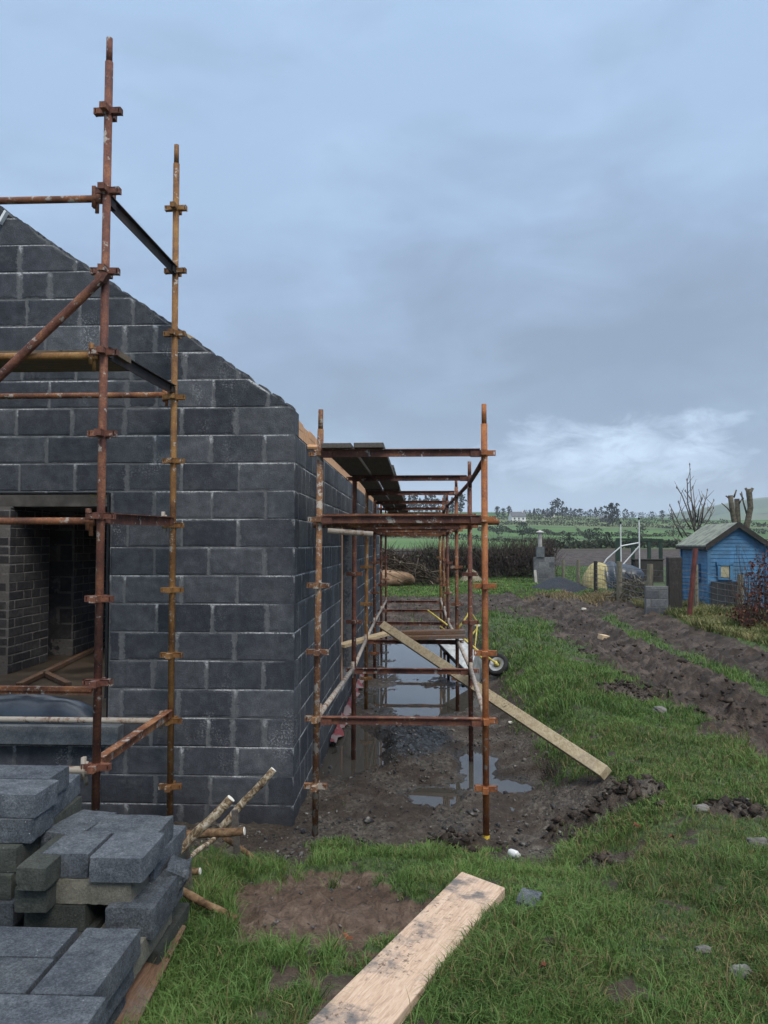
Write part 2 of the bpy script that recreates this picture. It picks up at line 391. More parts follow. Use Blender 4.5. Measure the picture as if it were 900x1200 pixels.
# ------------------------------------------------------------------ ground
def lump(x, y, cx, cy, rx, ry): return np.exp(-(((x-cx)/rx)**2+((y-cy)/ry)**2))
PUD = [(.16, 15.9, .80, 3.1), (.05, 11.3, .66, .92), (.56, 8.05, .17, .5), (.86, 7.34, .36, .20), (.08, 7.0, .20, .19), (-.72, 8.6, .26, .95), (.25, 19.0, .5, .7)]
WZ = -.020
def pudm(x, y):
    m = np.zeros_like(x)
    nx = fbm(x*1.9, y*1.3, 3)*.75+fbm(x*6, y*5, 3)*.38
    for cx, cy, rx, ry in PUD:
        d = np.sqrt(((x-cx)/rx)**2+((y-cy)/ry)**2)+nx
        m = np.maximum(m, sst(1.75, .55, d))
    return m
def smooth_ground(x, y):
    a = .53-.525*sst(3.2, 6.2, y)-.08*sst(-.55, -1.05, x)*sst(4.6, 3.4, y)
    a = np.where(y > 19.5, a+.36*sst(19.5, 25, y), a)
    b = .53-.21*sst(3.0, 8.0, y)+.13*sst(18, 26, y)
    t = sst(.75, 1.75, x+.25*fbm(x*.3+4, y*.5, 2))
    g = a*(1-t)+b*t
    g = g+.14*lump(x, 0*y, 1.75, 0, .55, 1)*sst(6.8, 9, y)*(1-sst(19, 22, y))
    g = g+.5*sst(27, 46, y)+.55*sst(46, 75, y)
    return g
MOUNDS = [(1.45, 5.85, .30, .20, .09), (1.14, 4.72, .13, .12, .09), (1.02, 4.86, .10, .08, .05), (2.48, 9.7, .32, .38, .14), (2.05, 5.35, .25, .16, .05), (.30, 5.75, .20, .12, .06)]
PATCH = [(-.52, 4.02, .48, .72), (-1.0, 5.2, .35, .5), (.68, 5.40, .24, .30), (1.12, 6.35, .40, .50)]
def masks(x, y):
    """grass, track, gravel masks on the ground plan"""
    n = fbm(x*1.3, y*1.3, 4); n2 = fbm(x*4.5+5, y*4.5, 3)
    j = n*.45+n2*.22
    corr = sst(5.35, 5.75, y+j*.7-.25*sst(-.2, .5, x)*(1-sst(.55, .8, x)))*sst(1.42, 1.02, x+j*.5)*(1-sst(19.5, 21, y+j*2))
    corr = np.maximum(corr, sst(-.72, -.92, x+j*.3)*sst(5.0, 5.5, y+j*.4))
    patch = np.zeros_like(x)
    for cx, cy, rx, ry in PATCH:
        patch = np.maximum(patch, sst(1.12, .82, np.sqrt(((x-cx)/rx)**2+((y-cy)/ry)**2)+j*.95))
    for cx, cy, rx, ry, h in MOUNDS:
        patch = np.maximum(patch, sst(1.25, .85, np.sqrt(((x-cx)/rx)**2+((y-cy)/ry)**2)+j*.6))
    xs = x-.15*np.sin(y*.35)-.10*sst(8, 4, y)*0
    left = 2.95-.18*sst(9, 6, y)-.9*sst(19, 25, y)
    t1 = sst(left-.22, left+.18, xs+j*.95)*sst(4.5, 4.15, xs+j*.35)*sst(4.6, 6.6, y+j)
    t2 = sst(4.62, 4.9, xs+j*.4)*sst(6.35, 6.0, xs+j*.5)*sst(4.6, 6.6, y+j)
    mud_far = sst(18.8, 21.5, y+j*3.0)*(1-sst(27.5, 29.2, y+j*2.2-.25*np.clip(x, 0, 8)))*sst(-12, -9, x)*sst(7.0, 6.0, x+j*.6)
    tr = np.maximum(np.maximum(t1, t2)*(1-sst(27, 29, y+j*2)), mud_far*(.75+.25*sst(-.3, .3, n)))
    pn = .75*fbm(x*2.3+3.3, y*2.0, 3)+.30*fbm(x*9, y*9, 2)
    pd = np.minimum(np.sqrt(((x-PATCH[0][0])/PATCH[0][2])**2+((y-PATCH[0][1])/PATCH[0][3])**2), np.sqrt(((x+.18)/.26)**2+((y-3.75)/.34)**2))
    red_ = sst(1.15, .80, pd+pn)
    patch = np.maximum(patch*(y > 4.9)+patch*(x > .2), red_)
    patch = np.minimum(patch, 1)
    tr = np.maximum(tr, sst(43.5, 45.5, y))
    grass = (1-corr)*(1-patch)*(1-tr)
    grass = grass*(1-.9*sst(.22, .46, n2+.5*n))
    grass = np.where(y > 27, grass*sst(.0, 1, 1.1), grass)
    return np.clip(grass, 0, 1), np.clip(tr, 0, 1), np.clip(np.maximum(corr, patch-red_), 0, 1), np.maximum(red_, 0)
def ground_z(x, y, detail=True):
    x = np.atleast_1d(np.asarray(x, float)); y = np.atleast_1d(np.asarray(y, float))
    z = smooth_ground(x, y)
    g, tr, co, pa = masks(x, y)
    for cx, cy, rx, ry, h in MOUNDS: z = z+h*lump(x, y, cx, cy, rx, ry)
    wv = .12*np.sin(y*.45)
    z = z-.15*tr*np.exp(-((x-3.55-wv)/.30)**2)-.14*tr*np.exp(-((x-5.4-wv)/.34)**2)+.07*tr*np.exp(-((x-3.05-wv)/.2)**2)+.06*tr*np.exp(-((x-4.1-wv)/.18)**2)+.06*tr*np.exp(-((x-4.9-wv)/.18)**2)
    z = z+.045*tr*fbm(x*7, y*.7, 2)*(1-sst(20, 30, y))
    z = z-.05*pa
    pm = pudm(x, y)*co
    z = z+.13*lump(x, y, -.12, 8.85, .52, .95)*co
    z = z*(1-pm)+(WZ-.030)*pm
    if detail:
        near = 1-sst(20, 45, y)
        f = np.clip(fbm(x*3.2, y*3.2, 3), -1, 1); c2 = np.abs(fbm(x*7+3, y*7, 3, .6)); c3 = np.abs(fbm(x*11+8, y*11, 2, .6))
        z = z+tr*near*(.085*f+.14*(c2-.25)+.05*(c3-.25))
        z = z+pa*(.035*f+.085*(c2-.25)+.06*(c3-.25))
        bump = np.zeros_like(x)
        for cx, cy, rx, ry, h in MOUNDS: bump = np.maximum(bump, lump(x, y, cx, cy, rx*1.3, ry*1.3))
        z = z+bump*(.10*(c2-.25)+.09*(c3-.25))*(1-pm)
        z = z+co*(1-.8*pm)*(.026*f+.05*(c3-.25)+.02*(c2-.25))
        z = z+g*near*(.035*fbm(x*1.7, y*1.7, 3)+.012*fbm(x*8, y*8, 2))
    return z
def gz(x, y): return float(ground_z(x, y)[0])
def ghit(px, py, ymax=80.0):
    d = ray(px, py); t = np.geomspace(2.0, ymax, 1400); pts = CAM[None]+d[None]*t[:, None]
    zz_ = ground_z(pts[:, 0], pts[:, 1], False); k = np.argmax(pts[:, 2] < zz_)
    return np.array((pts[k, 0], pts[k, 1], zz_[k]))

def axis_x():
    a = list(np.arange(-2.4, 4.4, .034)); b = [4.4]; s_ = .036
    while b[-1] < 60: s_ *= 1.028; b.append(b[-1]+s_)
    c = [-2.4]; s_ = .04
    while c[-1] > -60: s_ *= 1.06; c.append(c[-1]-s_)
    return np.array(sorted(c[1:])+a+b)
ay = [-6, -4, -2, -.5, .6, 1.3]; s_ = .03
while ay[-1] < 85: ay.append(ay[-1]+max(.027, ay[-1]*.0068))
gx = axis_x(); gy = np.array(ay)
XX, YY = np.meshgrid(gx, gy); xf = XX.ravel(); yf = YY.ravel()
zf = ground_z(xf, yf); g_, t_, c_, p_ = masks(xf, yf); pm_ = pudm(xf, yf)*c_
nx, ny = len(gx), len(gy)
ii = (np.arange(ny-1)[:, None]*nx+np.arange(nx-1)[None]).ravel()
GF = np.stack([ii, ii+1, ii+nx+1, ii+nx], 1)
heap_ = lump(xf, yf, -.12, 8.85, .5, .95)*c_
gme = npmesh('ground', np.stack([xf, yf, zf], 1), GF, {'g': g_, 't': t_, 'c': c_, 'p': p_, 'w': pm_, 'h': heap_}, True)
s = NT('muddy ground'); p = s.pos()
nA = s.noise(p, 2.2, 5, .6); nB = s.noise(p, 14, 5, .65); nC = s.noise(p, 60, 4, .7); vo = s.voro(p, 55)
mud = s.ramp(s.math('ADD', s.math('MULTIPLY', nA, .5), s.math('MULTIPLY', nB, .5)), [(.34, (.016, .011, .008)), (.5, (.042, .029, .020)), (.64, (.085, .062, .045))])
trk = s.ramp(s.math('ADD', s.math('MULTIPLY', nA, .6), s.math('MULTIPLY', nB, .4)), [(.36, (.009, .006, .004)), (.5, (.030, .0185, .0115)), (.62, (.078, .053, .035)), (.74, (.15, .112, .08))])
grav = s.ramp(s.math('ADD', s.math('MULTIPLY', s.voro(p, 38, 'F1', 'Color'), .5), s.math('MULTIPLY', nB, .5)), [(.25, (.018, .014, .011)), (.5, (.055, .044, .033)), (.72, (.11, .094, .074)), (.9, (.22, .20, .17))])
corc = s.mix(s.mr(nA, .42, .60), mud, grav)
corc = s.mix(s.mr(s.math('ADD', s.attr('h'), s.math('MULTIPLY', s.math('SUBTRACT', nB, .5), .8)), .35, .6), corc, s.ramp(s.voro(p, 30, 'F1', 'Color'), [(.2, (.008, .010, .013)), (.55, (.022, .027, .034)), (.85, (.06, .07, .083))]))
red = s.ramp(s.math('ADD', s.math('MULTIPLY', nA, .4), s.math('MULTIPLY', nB, .6)), [(.34, (.028, .017, .010)), (.5, (.074, .046, .030)), (.66, (.135, .095, .067))])
soil = s.ramp(nB, [(.35, (.018, .024, .009)), (.5, (.036, .060, .017)), (.66, (.070, .105, .030))])
br = s.math('MULTIPLY', s.math('SUBTRACT', nB, .5), .8)
c = s.mix(s.mr(s.math('ADD', s.attr('g'), br), .35, .62), mud, soil)
c = s.mix(s.mr(s.math('ADD', s.attr('c'), br), .35, .6), c, corc)
c = s.mix(s.mr(s.math('ADD', s.attr('t'), br), .3, .55), c, trk)
c = s.mix(s.mr(s.math('ADD', s.attr('p'), br), .35, .6), c, red)
wet = s.mr(s.math('ADD', s.attr('w'), s.math('MULTIPLY', br, .6)), .05, .5)
c = s.mix(s.math('MULTIPLY', wet, .6), c, (.018, .015, .012))
wetn = s.math('MULTIPLY', s.math('MAXIMUM', s.math('MAXIMUM', s.attr('c'), s.attr('t')), s.attr('p')), s.mr(nA, .40, .62))
rough = s.math('SUBTRACT', .86, s.math('ADD', s.math('MULTIPLY', wet, .45), s.math('MULTIPLY', wetn, .22)))
hh = s.math('ADD', s.math('MULTIPLY', nB, .6), s.math('ADD', s.math('MULTIPLY', nC, .3), s.math('MULTIPLY', vo, .25)))
M_GROUND = s.fin(c, rough, hh, .9, .035, .4)
tag(obj('ground', gme, M_GROUND), kind='structure')
# standing water: one level sheet that shows where the ground dips below it
s = NT('muddy puddle water'); p = s.pos()
M_WATER = s.fin((.055, .05, .042), .015, s.noise(p, 9, 2), .02, .01, .5)
s.p.inputs['IOR'].default_value = 1.33; s.p.inputs['Specular IOR Level'].default_value = .9
mb = MB(); mb.add([(-1.2, 6.3, WZ), (1.5, 6.3, WZ), (1.5, 20.6, WZ), (-1.2, 20.6, WZ)], [(0, 1, 2, 3)])
tag(obj('puddle_water', mb, M_WATER), kind='structure')

# ------------------------------------------------------------------ hills beyond
def hill_z(x, y):
    az = np.degrees(np.arctan2(x, y))
    prof = np.interp(y, [60, 85, 125, 180, 260, 350, 450, 600, 700, 900], [1.5, 1.55, 1.55, 2.0, 4.0, 8.6, 14.0, 23.5, 21, 10])
    amp = np.interp(az, [-40, -6, 0, 8, 15, 20, 40], [1.05, 1.12, 1.10, 1.0, .90, .86, .95])
    z = 1.5+(prof-1.5)*amp
    return z+fbm(x*.004, y*.004, 3)*np.interp(y, [60, 200, 600], [0, 1.0, 4.0])
hy = [74.0]
while hy[-1] < 900: hy.append(hy[-1]*1.016)
hy = np.array(hy); hx = np.tan(np.radians(np.linspace(-50, 50, 170)))
HX, HY = np.meshgrid(hx, hy); HX = HX*HY
HZ = hill_z(HX, HY)
ii = (np.arange(len(hy)-1)[:, None]*170+np.arange(169)[None]).ravel()
hme = npmesh('hills', np.stack([HX.ravel(), HY.ravel(), HZ.ravel()], 1), np.stack([ii, ii+1, ii+171, ii+170], 1), None, True)
s = NT('pasture hillside'); p = s.pos((1/150, 1/75, 0)); 
vc = s.voro(p, 1.0, 'F1', 'Color'); sepc = s.n('ShaderNodeSeparateColor'); s.l(vc, sepc.inputs[0])
fc = s.ramp(sepc.outputs[0], [(.1, (.055, .105, .038)), (.3, (.075, .14, .045)), (.5, (.085, .165, .048)), (.7, (.10, .135, .06)), (.9, (.06, .12, .04))])
fc.node.color_ramp.interpolation = 'CONSTANT'
pw = s.pos(); sy = s.n('ShaderNodeSeparateXYZ'); s.l(pw, sy.inputs[0])
fc = s.mix(s.mr(sy.outputs[1], 118, 122), s.ramp(s.noise(pw, .4, 3), [(.4, (.045, .036, .028)), (.6, (.075, .06, .046))]), fc)
fc = s.mix(1.0, fc, s.ramp(s.noise(pw, .03, 4), [(.35, (.8, .82, .8)), (.65, (1.15, 1.1, 1.1))]), 'MULTIPLY')
tag(obj('hills', hme, s.fin(fc, .9, s.noise(pw, .6, 4), .5, .3, .15)), kind='structure')
# a second, farther hillside on the right and a low far ridge
def far_z(x, y):
    az = np.degrees(np.arctan2(x, y))
    rid = np.interp(az, [-50, 5, 12, 15, 18.5, 22, 26, 40, 60], [60, 62, 56, 58, 78, 105, 125, 150, 120])
    return -5+(rid+5)*np.interp(y, [900, 1900, 2300], [0, 1, .8])+8*fbm(x*.0015, y*.0015, 3)
fy = np.linspace(900, 2300, 50); fx = np.tan(np.radians(np.linspace(-55, 55, 140)))
FX, FY = np.meshgrid(fx, fy); FX = FX*FY; FZ = far_z(FX, FY)
ii = (np.arange(49)[:, None]*140+np.arange(139)[None]).ravel()
fme = npmesh('far_hills', np.stack([FX.ravel(), FY.ravel(), FZ.ravel()], 1), np.stack([ii, ii+1, ii+141, ii+140], 1), None, True)
s = NT('far pasture hillside'); p = s.pos((1/260, 1/170, 0)); vc = s.voro(p, 1.0, 'F1', 'Color'); sepc = s.n('ShaderNodeSeparateColor'); s.l(vc, sepc.inputs[0])
fc = s.ramp(sepc.outputs[0], [(.1, (.05, .085, .045)), (.35, (.075, .12, .06)), (.6, (.03, .05, .03)), (.8, (.09, .115, .06))]); fc.node.color_ramp.interpolation = 'CONSTANT'
tag(obj('far_hills', fme, s.fin(fc, .9)), kind='structure')

# ------------------------------------------------------------------ the block house
def clip_half(poly, a, b, c):
    """keep a*s+b*t<=c"""
    out = []
    for i in range(len(poly)):
        p, q = poly[i], poly[(i+1) % len(poly)]
        dp, dq = a*p[0]+b*p[1]-c, a*q[0]+b*q[1]-c
        if dp <= 0: out.append(p)
        if (dp < 0 < dq) or (dq < 0 < dp):
            t = dp/(dp-dq); out.append((p[0]+t*(q[0]-p[0]), p[1]+t*(q[1]-p[1])))
    return out
def block_wall(smin, smax, tmin, tmax, org, sdir, ndir, thick, openings=(), halves=(), pl=.45, ph=.225, t0=.145, seed=1, vj=.034, hj=.015, freeend=None):
    """wall of blocks: s runs along sdir, t is height, the face looks along ndir"""
    rg = random.Random(seed); org = Vector(org); sd_ = Vector(sdir); nd = Vector(ndir)
    mb = MB(); M_, H_, R_ = [], [], []
    k0 = int(math.floor((tmin-t0)/ph)); k = k0
    while t0+k*ph < tmax:
        ta, tb = max(tmin, t0+k*ph), min(tmax, t0+(k+1)*ph)
        s_ = smax-(0 if k % 2 else pl/2)+rg.uniform(-.02, .02)
        cuts = [smax]
        while s_ > smin:
            if s_ < smax-.06: cuts.append(s_)
            s_ -= pl+rg.uniform(-.012, .012)
            if rg.random() < .10 and smin+.08 < s_+pl*.45 < cuts[-1]-.08: cuts.append(s_+pl*.45)
        cuts.append(smin)
        for b_, a_ in zip(cuts[:-1], cuts[1:]):
            if b_-a_ < .02: continue
            rects = [(a_, b_, ta, tb)]
            for (o0, o1, q0, q1) in openings:
                nr = []
                for (x0, x1, y0, y1) in rects:
                    if x1 <= o0 or x0 >= o1 or y1 <= q0 or y0 >= q1: nr.append((x0, x1, y0, y1)); continue
                    if x0 < o0: nr.append((x0, o0, y0, y1))
                    if x1 > o1: nr.append((o1, x1, y0, y1))
                    m0, m1 = max(x0, o0), min(x1, o1)
                    if y0 < q0: nr.append((m0, m1, y0, q0))
                    if y1 > q1: nr.append((m0, m1, q1, y1))
                rects = nr
            rv = rg.random()
            for (x0, x1, y0, y1) in rects:
                poly = [(x0, y0), (x1, y0), (x1, y1), (x0, y1)]
                for h in halves: poly = clip_half(poly, *h) if len(poly) >= 3 else poly
                if len(poly) < 3: continue
                n = len(poly); dz = rg.uniform(-.002, .002)
                sx = [q[0] for q in poly]; sy_ = [q[1] for q in poly]
                cx, cy = sum(sx)/n, sum(sy_)/n
                X0, X1, Y0, Y1 = min(sx), max(sx), min(sy_), max(sy_)
                ix, iy = min(vj*rg.uniform(.5, 1.9), (X1-X0)*.35), min(hj*rg.uniform(.6, 1.8), (Y1-Y0)*.35)
                inner = []
                for (a, b) in poly:
                    a2 = a+(ix if a < cx else -ix); b2 = b+(iy if b < cy else -iy)
                    inner.append((a2, b2))
                def W(q, d): return org+sd_*q[0]+Vector((0, 0, 1))*q[1]+nd*d
                fe = [freeend is not None and abs(q[0]-freeend) < .002 for q in poly]
                vs = [W(q, -.001 if e else -.005) for q, e in zip(poly, fe)]+[W(q, dz) for q in inner]+[W(q, -thick) for q in poly]
                fs = [tuple(range(n, 2*n))]+[(i, (i+1) % n, n+(i+1) % n, n+i) for i in range(n)]
                fs += [tuple(range(3*n-1, 2*n-1, -1))]+[((i+1) % n, i, 2*n+i, 2*n+(i+1) % n) for i in range(n)]
                if sd_.cross(Vector((0, 0, 1))).dot(nd) < 0: fs = [f[::-1] for f in fs]
                mb.add(vs, fs)
                M_ += [.3 if e else 1 for e in fe]+[0]*n+[.25]*n; R_ += [rv]*(3*n)
                H_ += [1.0 if b > cy else 0.0 for (a, b) in poly]+[.35 if b > cy else 0. for (a, b) in inner]+[0]*n
        k += 1
    mb.a = {'m': M_, 'rnd': R_, 'mh': H_}
    return mb
GY = 6.2                                        # plane of the gable
WX = float(P(345, 700, GY)[0])                  # plane of the long side wall
EAVE = float(P(345, 481, GY)[2])
gl = P(2, 246, GY); SL = (gl[2]-EAVE)/(WX-gl[0]); HW = 4.1; RX = WX-HW; LX = WX-2*HW; BY = 19.2
JX = float(P(128, 700, GY)[0]); OT = float(P(60, 578, GY)[2]); OB = float(P(60, 874, GY)[2]); FLOOR = .60
house = thing('house', (RX, 12.5, 0), 'unfinished house of dark grey concrete blocks with a sloping gable and no roof', 'house')
rgx = random.Random(4)
halves = [(SL, 1, EAVE+SL*WX), (-SL, 1, EAVE-SL*LX)]
gab = block_wall(LX, WX-.003, -.4, 8, (0, GY, 0), (1, 0, 0), (0, -1, 0), .21, [(JX-2.3, JX, OB, OT)], halves, seed=3, freeend=WX-.003)
obj('gable_wall', gab, M_BLOCK, house)
gab2 = block_wall(LX+.02, WX-.02, -.4, 8, (0, BY, 0), (1, 0, 0), (0, 1, 0), .21, [], [(SL, 1, EAVE-.02+SL*(WX-.02)), (-SL, 1, EAVE-.02-SL*(LX+.02))], seed=8)
obj('gable_wall', gab2, M_BLOCK, house)
D0, D1 = 9.95, 12.0
sw = block_wall(GY+.006, BY-.004, -.4, EAVE-.185, (WX, 0, 0), (0, 1, 0), (1, 0, 0), .215, [(D0, D1, .33, 2.50), (14.2, 15.4, .95, 2.50)], seed=6, freeend=GY+.006)
obj('side_wall', sw, M_BLOCK, house)
sw2 = block_wall(GY+.22, BY-.22, -.4, EAVE-.03, (LX, 0, 0), (0, 1, 0), (-1, 0, 0), .215, [], seed=16)
obj('side_wall', sw2, M_BLOCK, house)
# mortar bedding and broken bits along the raking top of the gable
mb = MB(); x = WX-.02; kk = 0
while x > RX+.1:
    L = rgx.uniform(.05, .2); h = rgx.uniform(.003, .014)
    za = EAVE+SL*(WX-x); zb = EAVE+SL*(WX-x+L)
    x1 = x-L*rgx.uniform(.8, 1.05)
    y0, y1 = GY+rgx.uniform(.005, .02), GY+.2-rgx.uniform(.0, .04)
    m = (x+x1)/2; zm = EAVE+SL*(WX-m)
    mb.add([(x, y0, EAVE+SL*(WX-x)-.02), (x, y1, EAVE+SL*(WX-x)-.02), (x1, y0, EAVE+SL*(WX-x1)-.02), (x1, y1, EAVE+SL*(WX-x1)-.02), (m+.03, y0+.01, zm+h), (m+.03, y1-.01, zm+h), (x1+.02, y0+.02, EAVE+SL*(WX-x1)+h*.5), (x1+.02, y1-.01, EAVE+SL*(WX-x1)+h*.5)],
           [(0, 1, 5, 4), (4, 5, 7, 6), (6, 7, 3, 2), (0, 4, 6, 2), (1, 3, 7, 5)])
    x = x1
M_MORT = m_simple('grey mortar', (.045, .048, .052), (.10, .105, .11), 20, .9, .8, .2, .02)
obj('mortar_bed', mb, M_MORT, house)
mb = MB(); mb.box(((WX+LX)/2, (GY+BY)/2, FLOOR-.3), (2*HW-.45, BY-GY-.44, .6)); obj('floor', mb, M_FLOOR, house)
mb = MB(); mb.box(((-3.1+LX+.22)/2, (GY+BY)/2+1.55, 2.74), (-3.1-LX-.22, BY-GY-.44-3.1, .16)); obj('shade_slab', mb, M_CONCD, house)  # unseen slab added to dim the rooms, cut short to let some light in
# inner walls of blocks laid flat
mi = block_wall(9.45, 10.5, FLOOR, 2.655, (-5.05, 0, 0), (0, 1, 0), (1, 0, 0), .5, [], seed=21, pl=.45, ph=.112, t0=FLOOR, vj=.022, hj=.012)
obj('inner_wall', mi, M_BLOCKIN, house)
mi = block_wall(-5.55, -5.055, FLOOR, 2.655, (0, 9.449, 0), (1, 0, 0), (0, -1, 0), .1, [], seed=22, pl=.45, ph=.112, t0=FLOOR, vj=.022, hj=.012)
obj('inner_wall', mi, M_BLOCKIN, house)
mi = block_wall(11.1, 13.2, FLOOR, 2.655, (-4.98, 0, 0), (0, 1, 0), (1, 0, 0), .5, [], seed=23, pl=.45, ph=.112, t0=FLOOR, vj=.022, hj=.012)
obj('inner_wall', mi, M_BLOCKIN, house)
mi = block_wall(-5.48, -4.985, FLOOR, 2.655, (0, 11.099, 0), (1, 0, 0), (0, -1, 0), .1, [], seed=24, pl=.45, ph=.225, t0=FLOOR, vj=.022, hj=.012)
obj('inner_wall', mi, M_BLOCKIN, house)
mi = block_wall(LX+.22, WX-.22, FLOOR, 2.655, (0, 14.0, 0), (1, 0, 0), (0, -1, 0), .1, [(-3.4, -2.4, FLOOR, 2.4)], seed=25, pl=.45, ph=.225, t0=FLOOR)
obj('inner_wall', mi, M_BLOCKIN, house)
# inner wall that stands behind the doorway of the long side
mi = block_wall(GY+.23, 13.98, FLOOR, 2.655, (-2.35, 0, 0), (0, 1, 0), (1, 0, 0), .1, [(9.0, 11.0, FLOOR, 2.2)], seed=27, pl=.45, ph=.225, t0=FLOOR)
obj('inner_wall', mi, M_BLOCKIN, house)
# lintel, sill and membrane of the gable opening
mb = MB(); mb.box((JX-1.15, GY+.105, OT+.035), (2.3, .19, .066)); obj('lintel', mb, M_CONCD, house)
sz1 = float(P(60, 851, GY-.12)[2]); sz0 = float(P(60, 873, GY-.12)[2])
mb = MB(); sxr = float(P(138, 860, GY-.12)[0])
mb.box((sxr-1.3, GY+.03, (sz0+sz1)/2), (2.6, .30, sz1-sz0)); obj('sill', mb, M_CONC, house, bevel=.006)
mb = MB(); mb.box((JX-.012, GY+.10, (OT+sz1)/2+.1), (.018, .24, OT-sz1-.2)); mb.box((JX-.05, GY+.225, (OT+sz1)/2), (.10, .012, OT-sz1)); obj('black_membrane', mb, M_BLACKP, house)
mb = MB(); mb.bar(P(106, 581, GY+.15), P(131, 582, GY+.15), .03, .022); mb.bar(P(105, 588, GY+.2), P(131, 590, GY+.2), .03, .018); obj('timber_packer', mb, M_TIMBER, house)

# timber wall plate standing on the side wall head
wp = thing('timber_wall_plate', (WX-.09, 12.6, EAVE-.185), 'row of orange timber blocks standing along the head of the side wall', 'wall plate')
yy = GY+.225; rgx = random.Random(12); k = 0
while yy < BY-.5:
    L = .385+rgx.uniform(-.02, .02); h = .160+rgx.uniform(-.012, .008)
    h2 = h*.55
    mb = MB(); mb.box((WX-.085, yy+L/2, EAVE-.183+h2/2), (.12, L, h2-.003)); mb.box((WX-.085+rgx.uniform(-.006, .006), yy+L/2, EAVE-.183+h2+(h-h2)/2), (.115, L-.006, h-h2-.003))
    obj('timber_block', mb, M_ORANGE, wp, bevel=.003)
    yy += L+.018; k += 1
q0 = P(374, 524, 6.9); q1 = P(404, 523.5, 6.9)
mb = MB(); mb.tube(q0, q1, .022, .020, 10); mb.tube(q0+np.array((-.3, .0, .0)), q0, .022, .022, 8)
tag(obj('timber_offcut', mb, M_ORANGE, smooth=False), 'round orange timber stub poking out beyond the wall head over the scaffold boards', 'timber')
q0 = P(203, 384, GY+.03); 
mb = MB(); mb.bar(P(200, 384, GY+.09), P(228, 400, GY+.09), .07, .045); tag(obj('timber_offcut', mb, M_TIMBER), 'small pale timber offcut lying on the sloping top of the gable', 'timber')
mb = MB(); mb.bar(P(0, 262, GY-.02), P(8, 248, GY-.02), .02, .05, (0, -1, 0)); tag(obj('plastic_strip', mb, m_simple('white plastic', (.6, .62, .62), (.75, .77, .77), 5)), 'short white plastic strip stuck to the highest visible corner of the gable', 'strip')

# things lying in and at the gable opening
mb = MB(); a = P(-40, 806, GY+.03); b = P(108, 807.5, GY+.03); mb.bar(a, b, .04, .035); mb.bar(a+np.array((0, .0, -.02)), b+np.array((0, .0, -.02)), .008, .05)
tag(obj('steel_angle_bar', mb, M_RUST), 'thin rusty steel bar lying across the gable opening above the plastic sheet', 'steel bar')
n = 46; m = 14; V = []; 
x0 = JX-2.25; x1 = float(P(110, 830, GY)[0]); rz_ = sz1+.004
for j in range(m):
    v = j/(m-1)
    for i in range(n):
        u = i/(n-1); xx = x0+u*(x1-x0)
        env = math.sin(math.pi*min(1, v))*(1-max(0, (u-.82)/.18)**2*.9)
        V.append((xx-.06*(v-.3)*u, GY-.06+.30*v, rz_+.19*env**.6+.035*float(fbm(xx*4.2, v*2.5, 3))*env+.02*float(np.abs(perlin(xx*9, v*5)))*env))
F = [(j*n+i, j*n+i+1, (j+1)*n+i+1, (j+1)*n+i) for j in range(m-1) for i in range(n-1)]
tag(obj('plastic_sheet', npmesh('plastic_sheet', V, F, None, True), M_TARP), 'crumpled dark blue plastic sheet bundled on the sill of the gable opening', 'plastic sheet')
for (pa, pb, lab) in (((22, 803), (128, 752), 'long thin timber batten lying slantwise on the wet floor inside the gable opening'),
                      ((53, 789), (80, 802), 'short timber batten crossing the long batten on the floor inside the house')):
    mb = MB(); z = FLOOR+.035
    a = Pz(*pa, z); b = Pz(*pb, z); mb.bar(a, b, .07, .045)
    tag(obj('timber_batten', mb, M_BOARDB), lab, 'batten')
# doorway of the long side: prop, leaning plank, red board and plastic strips
mb = MB(); a = P(408.5, 640, 10.0); xx = WX-.06
mb.bar((xx, 10.30, .345), (xx, 10.30, 2.49), .07, .06, (0, 1, 0)); tag(obj('timber_prop', mb, M_ORANGE), 'upright pale orange timber prop standing in the doorway of the long side wall', 'prop')
mb = MB(); mb.box((WX-.07, 10.12, .33+.22), (.04, .26, .42)); mb.box((WX-.09, 10.12, .33+.11), (.02, .3, .04)); tag(obj('red_board', mb, M_RED), 'red board standing on the threshold of the side doorway below the leaning plank', 'board')
mb = MB(); mb.bar(P(398, 757, 10.05), P(454, 742, 11.2), .15, .04); tag(obj('timber_plank', mb, M_TIMBER), 'short pale plank running from the side doorway to the lowest scaffold rail', 'plank')
V = []; n = 40
for i in range(n):
    y = 8.6+i*.125; t = i/(n-1)
    for j, (dx, dz) in enumerate(((.012, .085), (.025, .055), (.05, .03), (.09, .015))):
        V.append((WX+dx+.03*math.sin(i*1.3+j)*(j > 0), y, .0+dz*(.55+.45*math.sin(i*.8)**2)+.02*math.sin(i*2.1+j)))
F = [(i*4+j, i*4+j+1, (i+1)*4+j+1, (i+1)*4+j) for i in range(n-1) for j in range(3)]
s = NT('faded red and white plastic'); p = s.pos(); M_REDW = s.fin(s.mix(s.mr(s.noise(p, 2.4, 2), .5, .53), (.17, .03, .03), (.20, .15, .145)), .5)
tag(obj('plastic_strip', npmesh('plastic_strip', V, F, None, False), M_REDW), 'torn red and pinkish plastic strip lying along the foot of the side wall', 'strip')

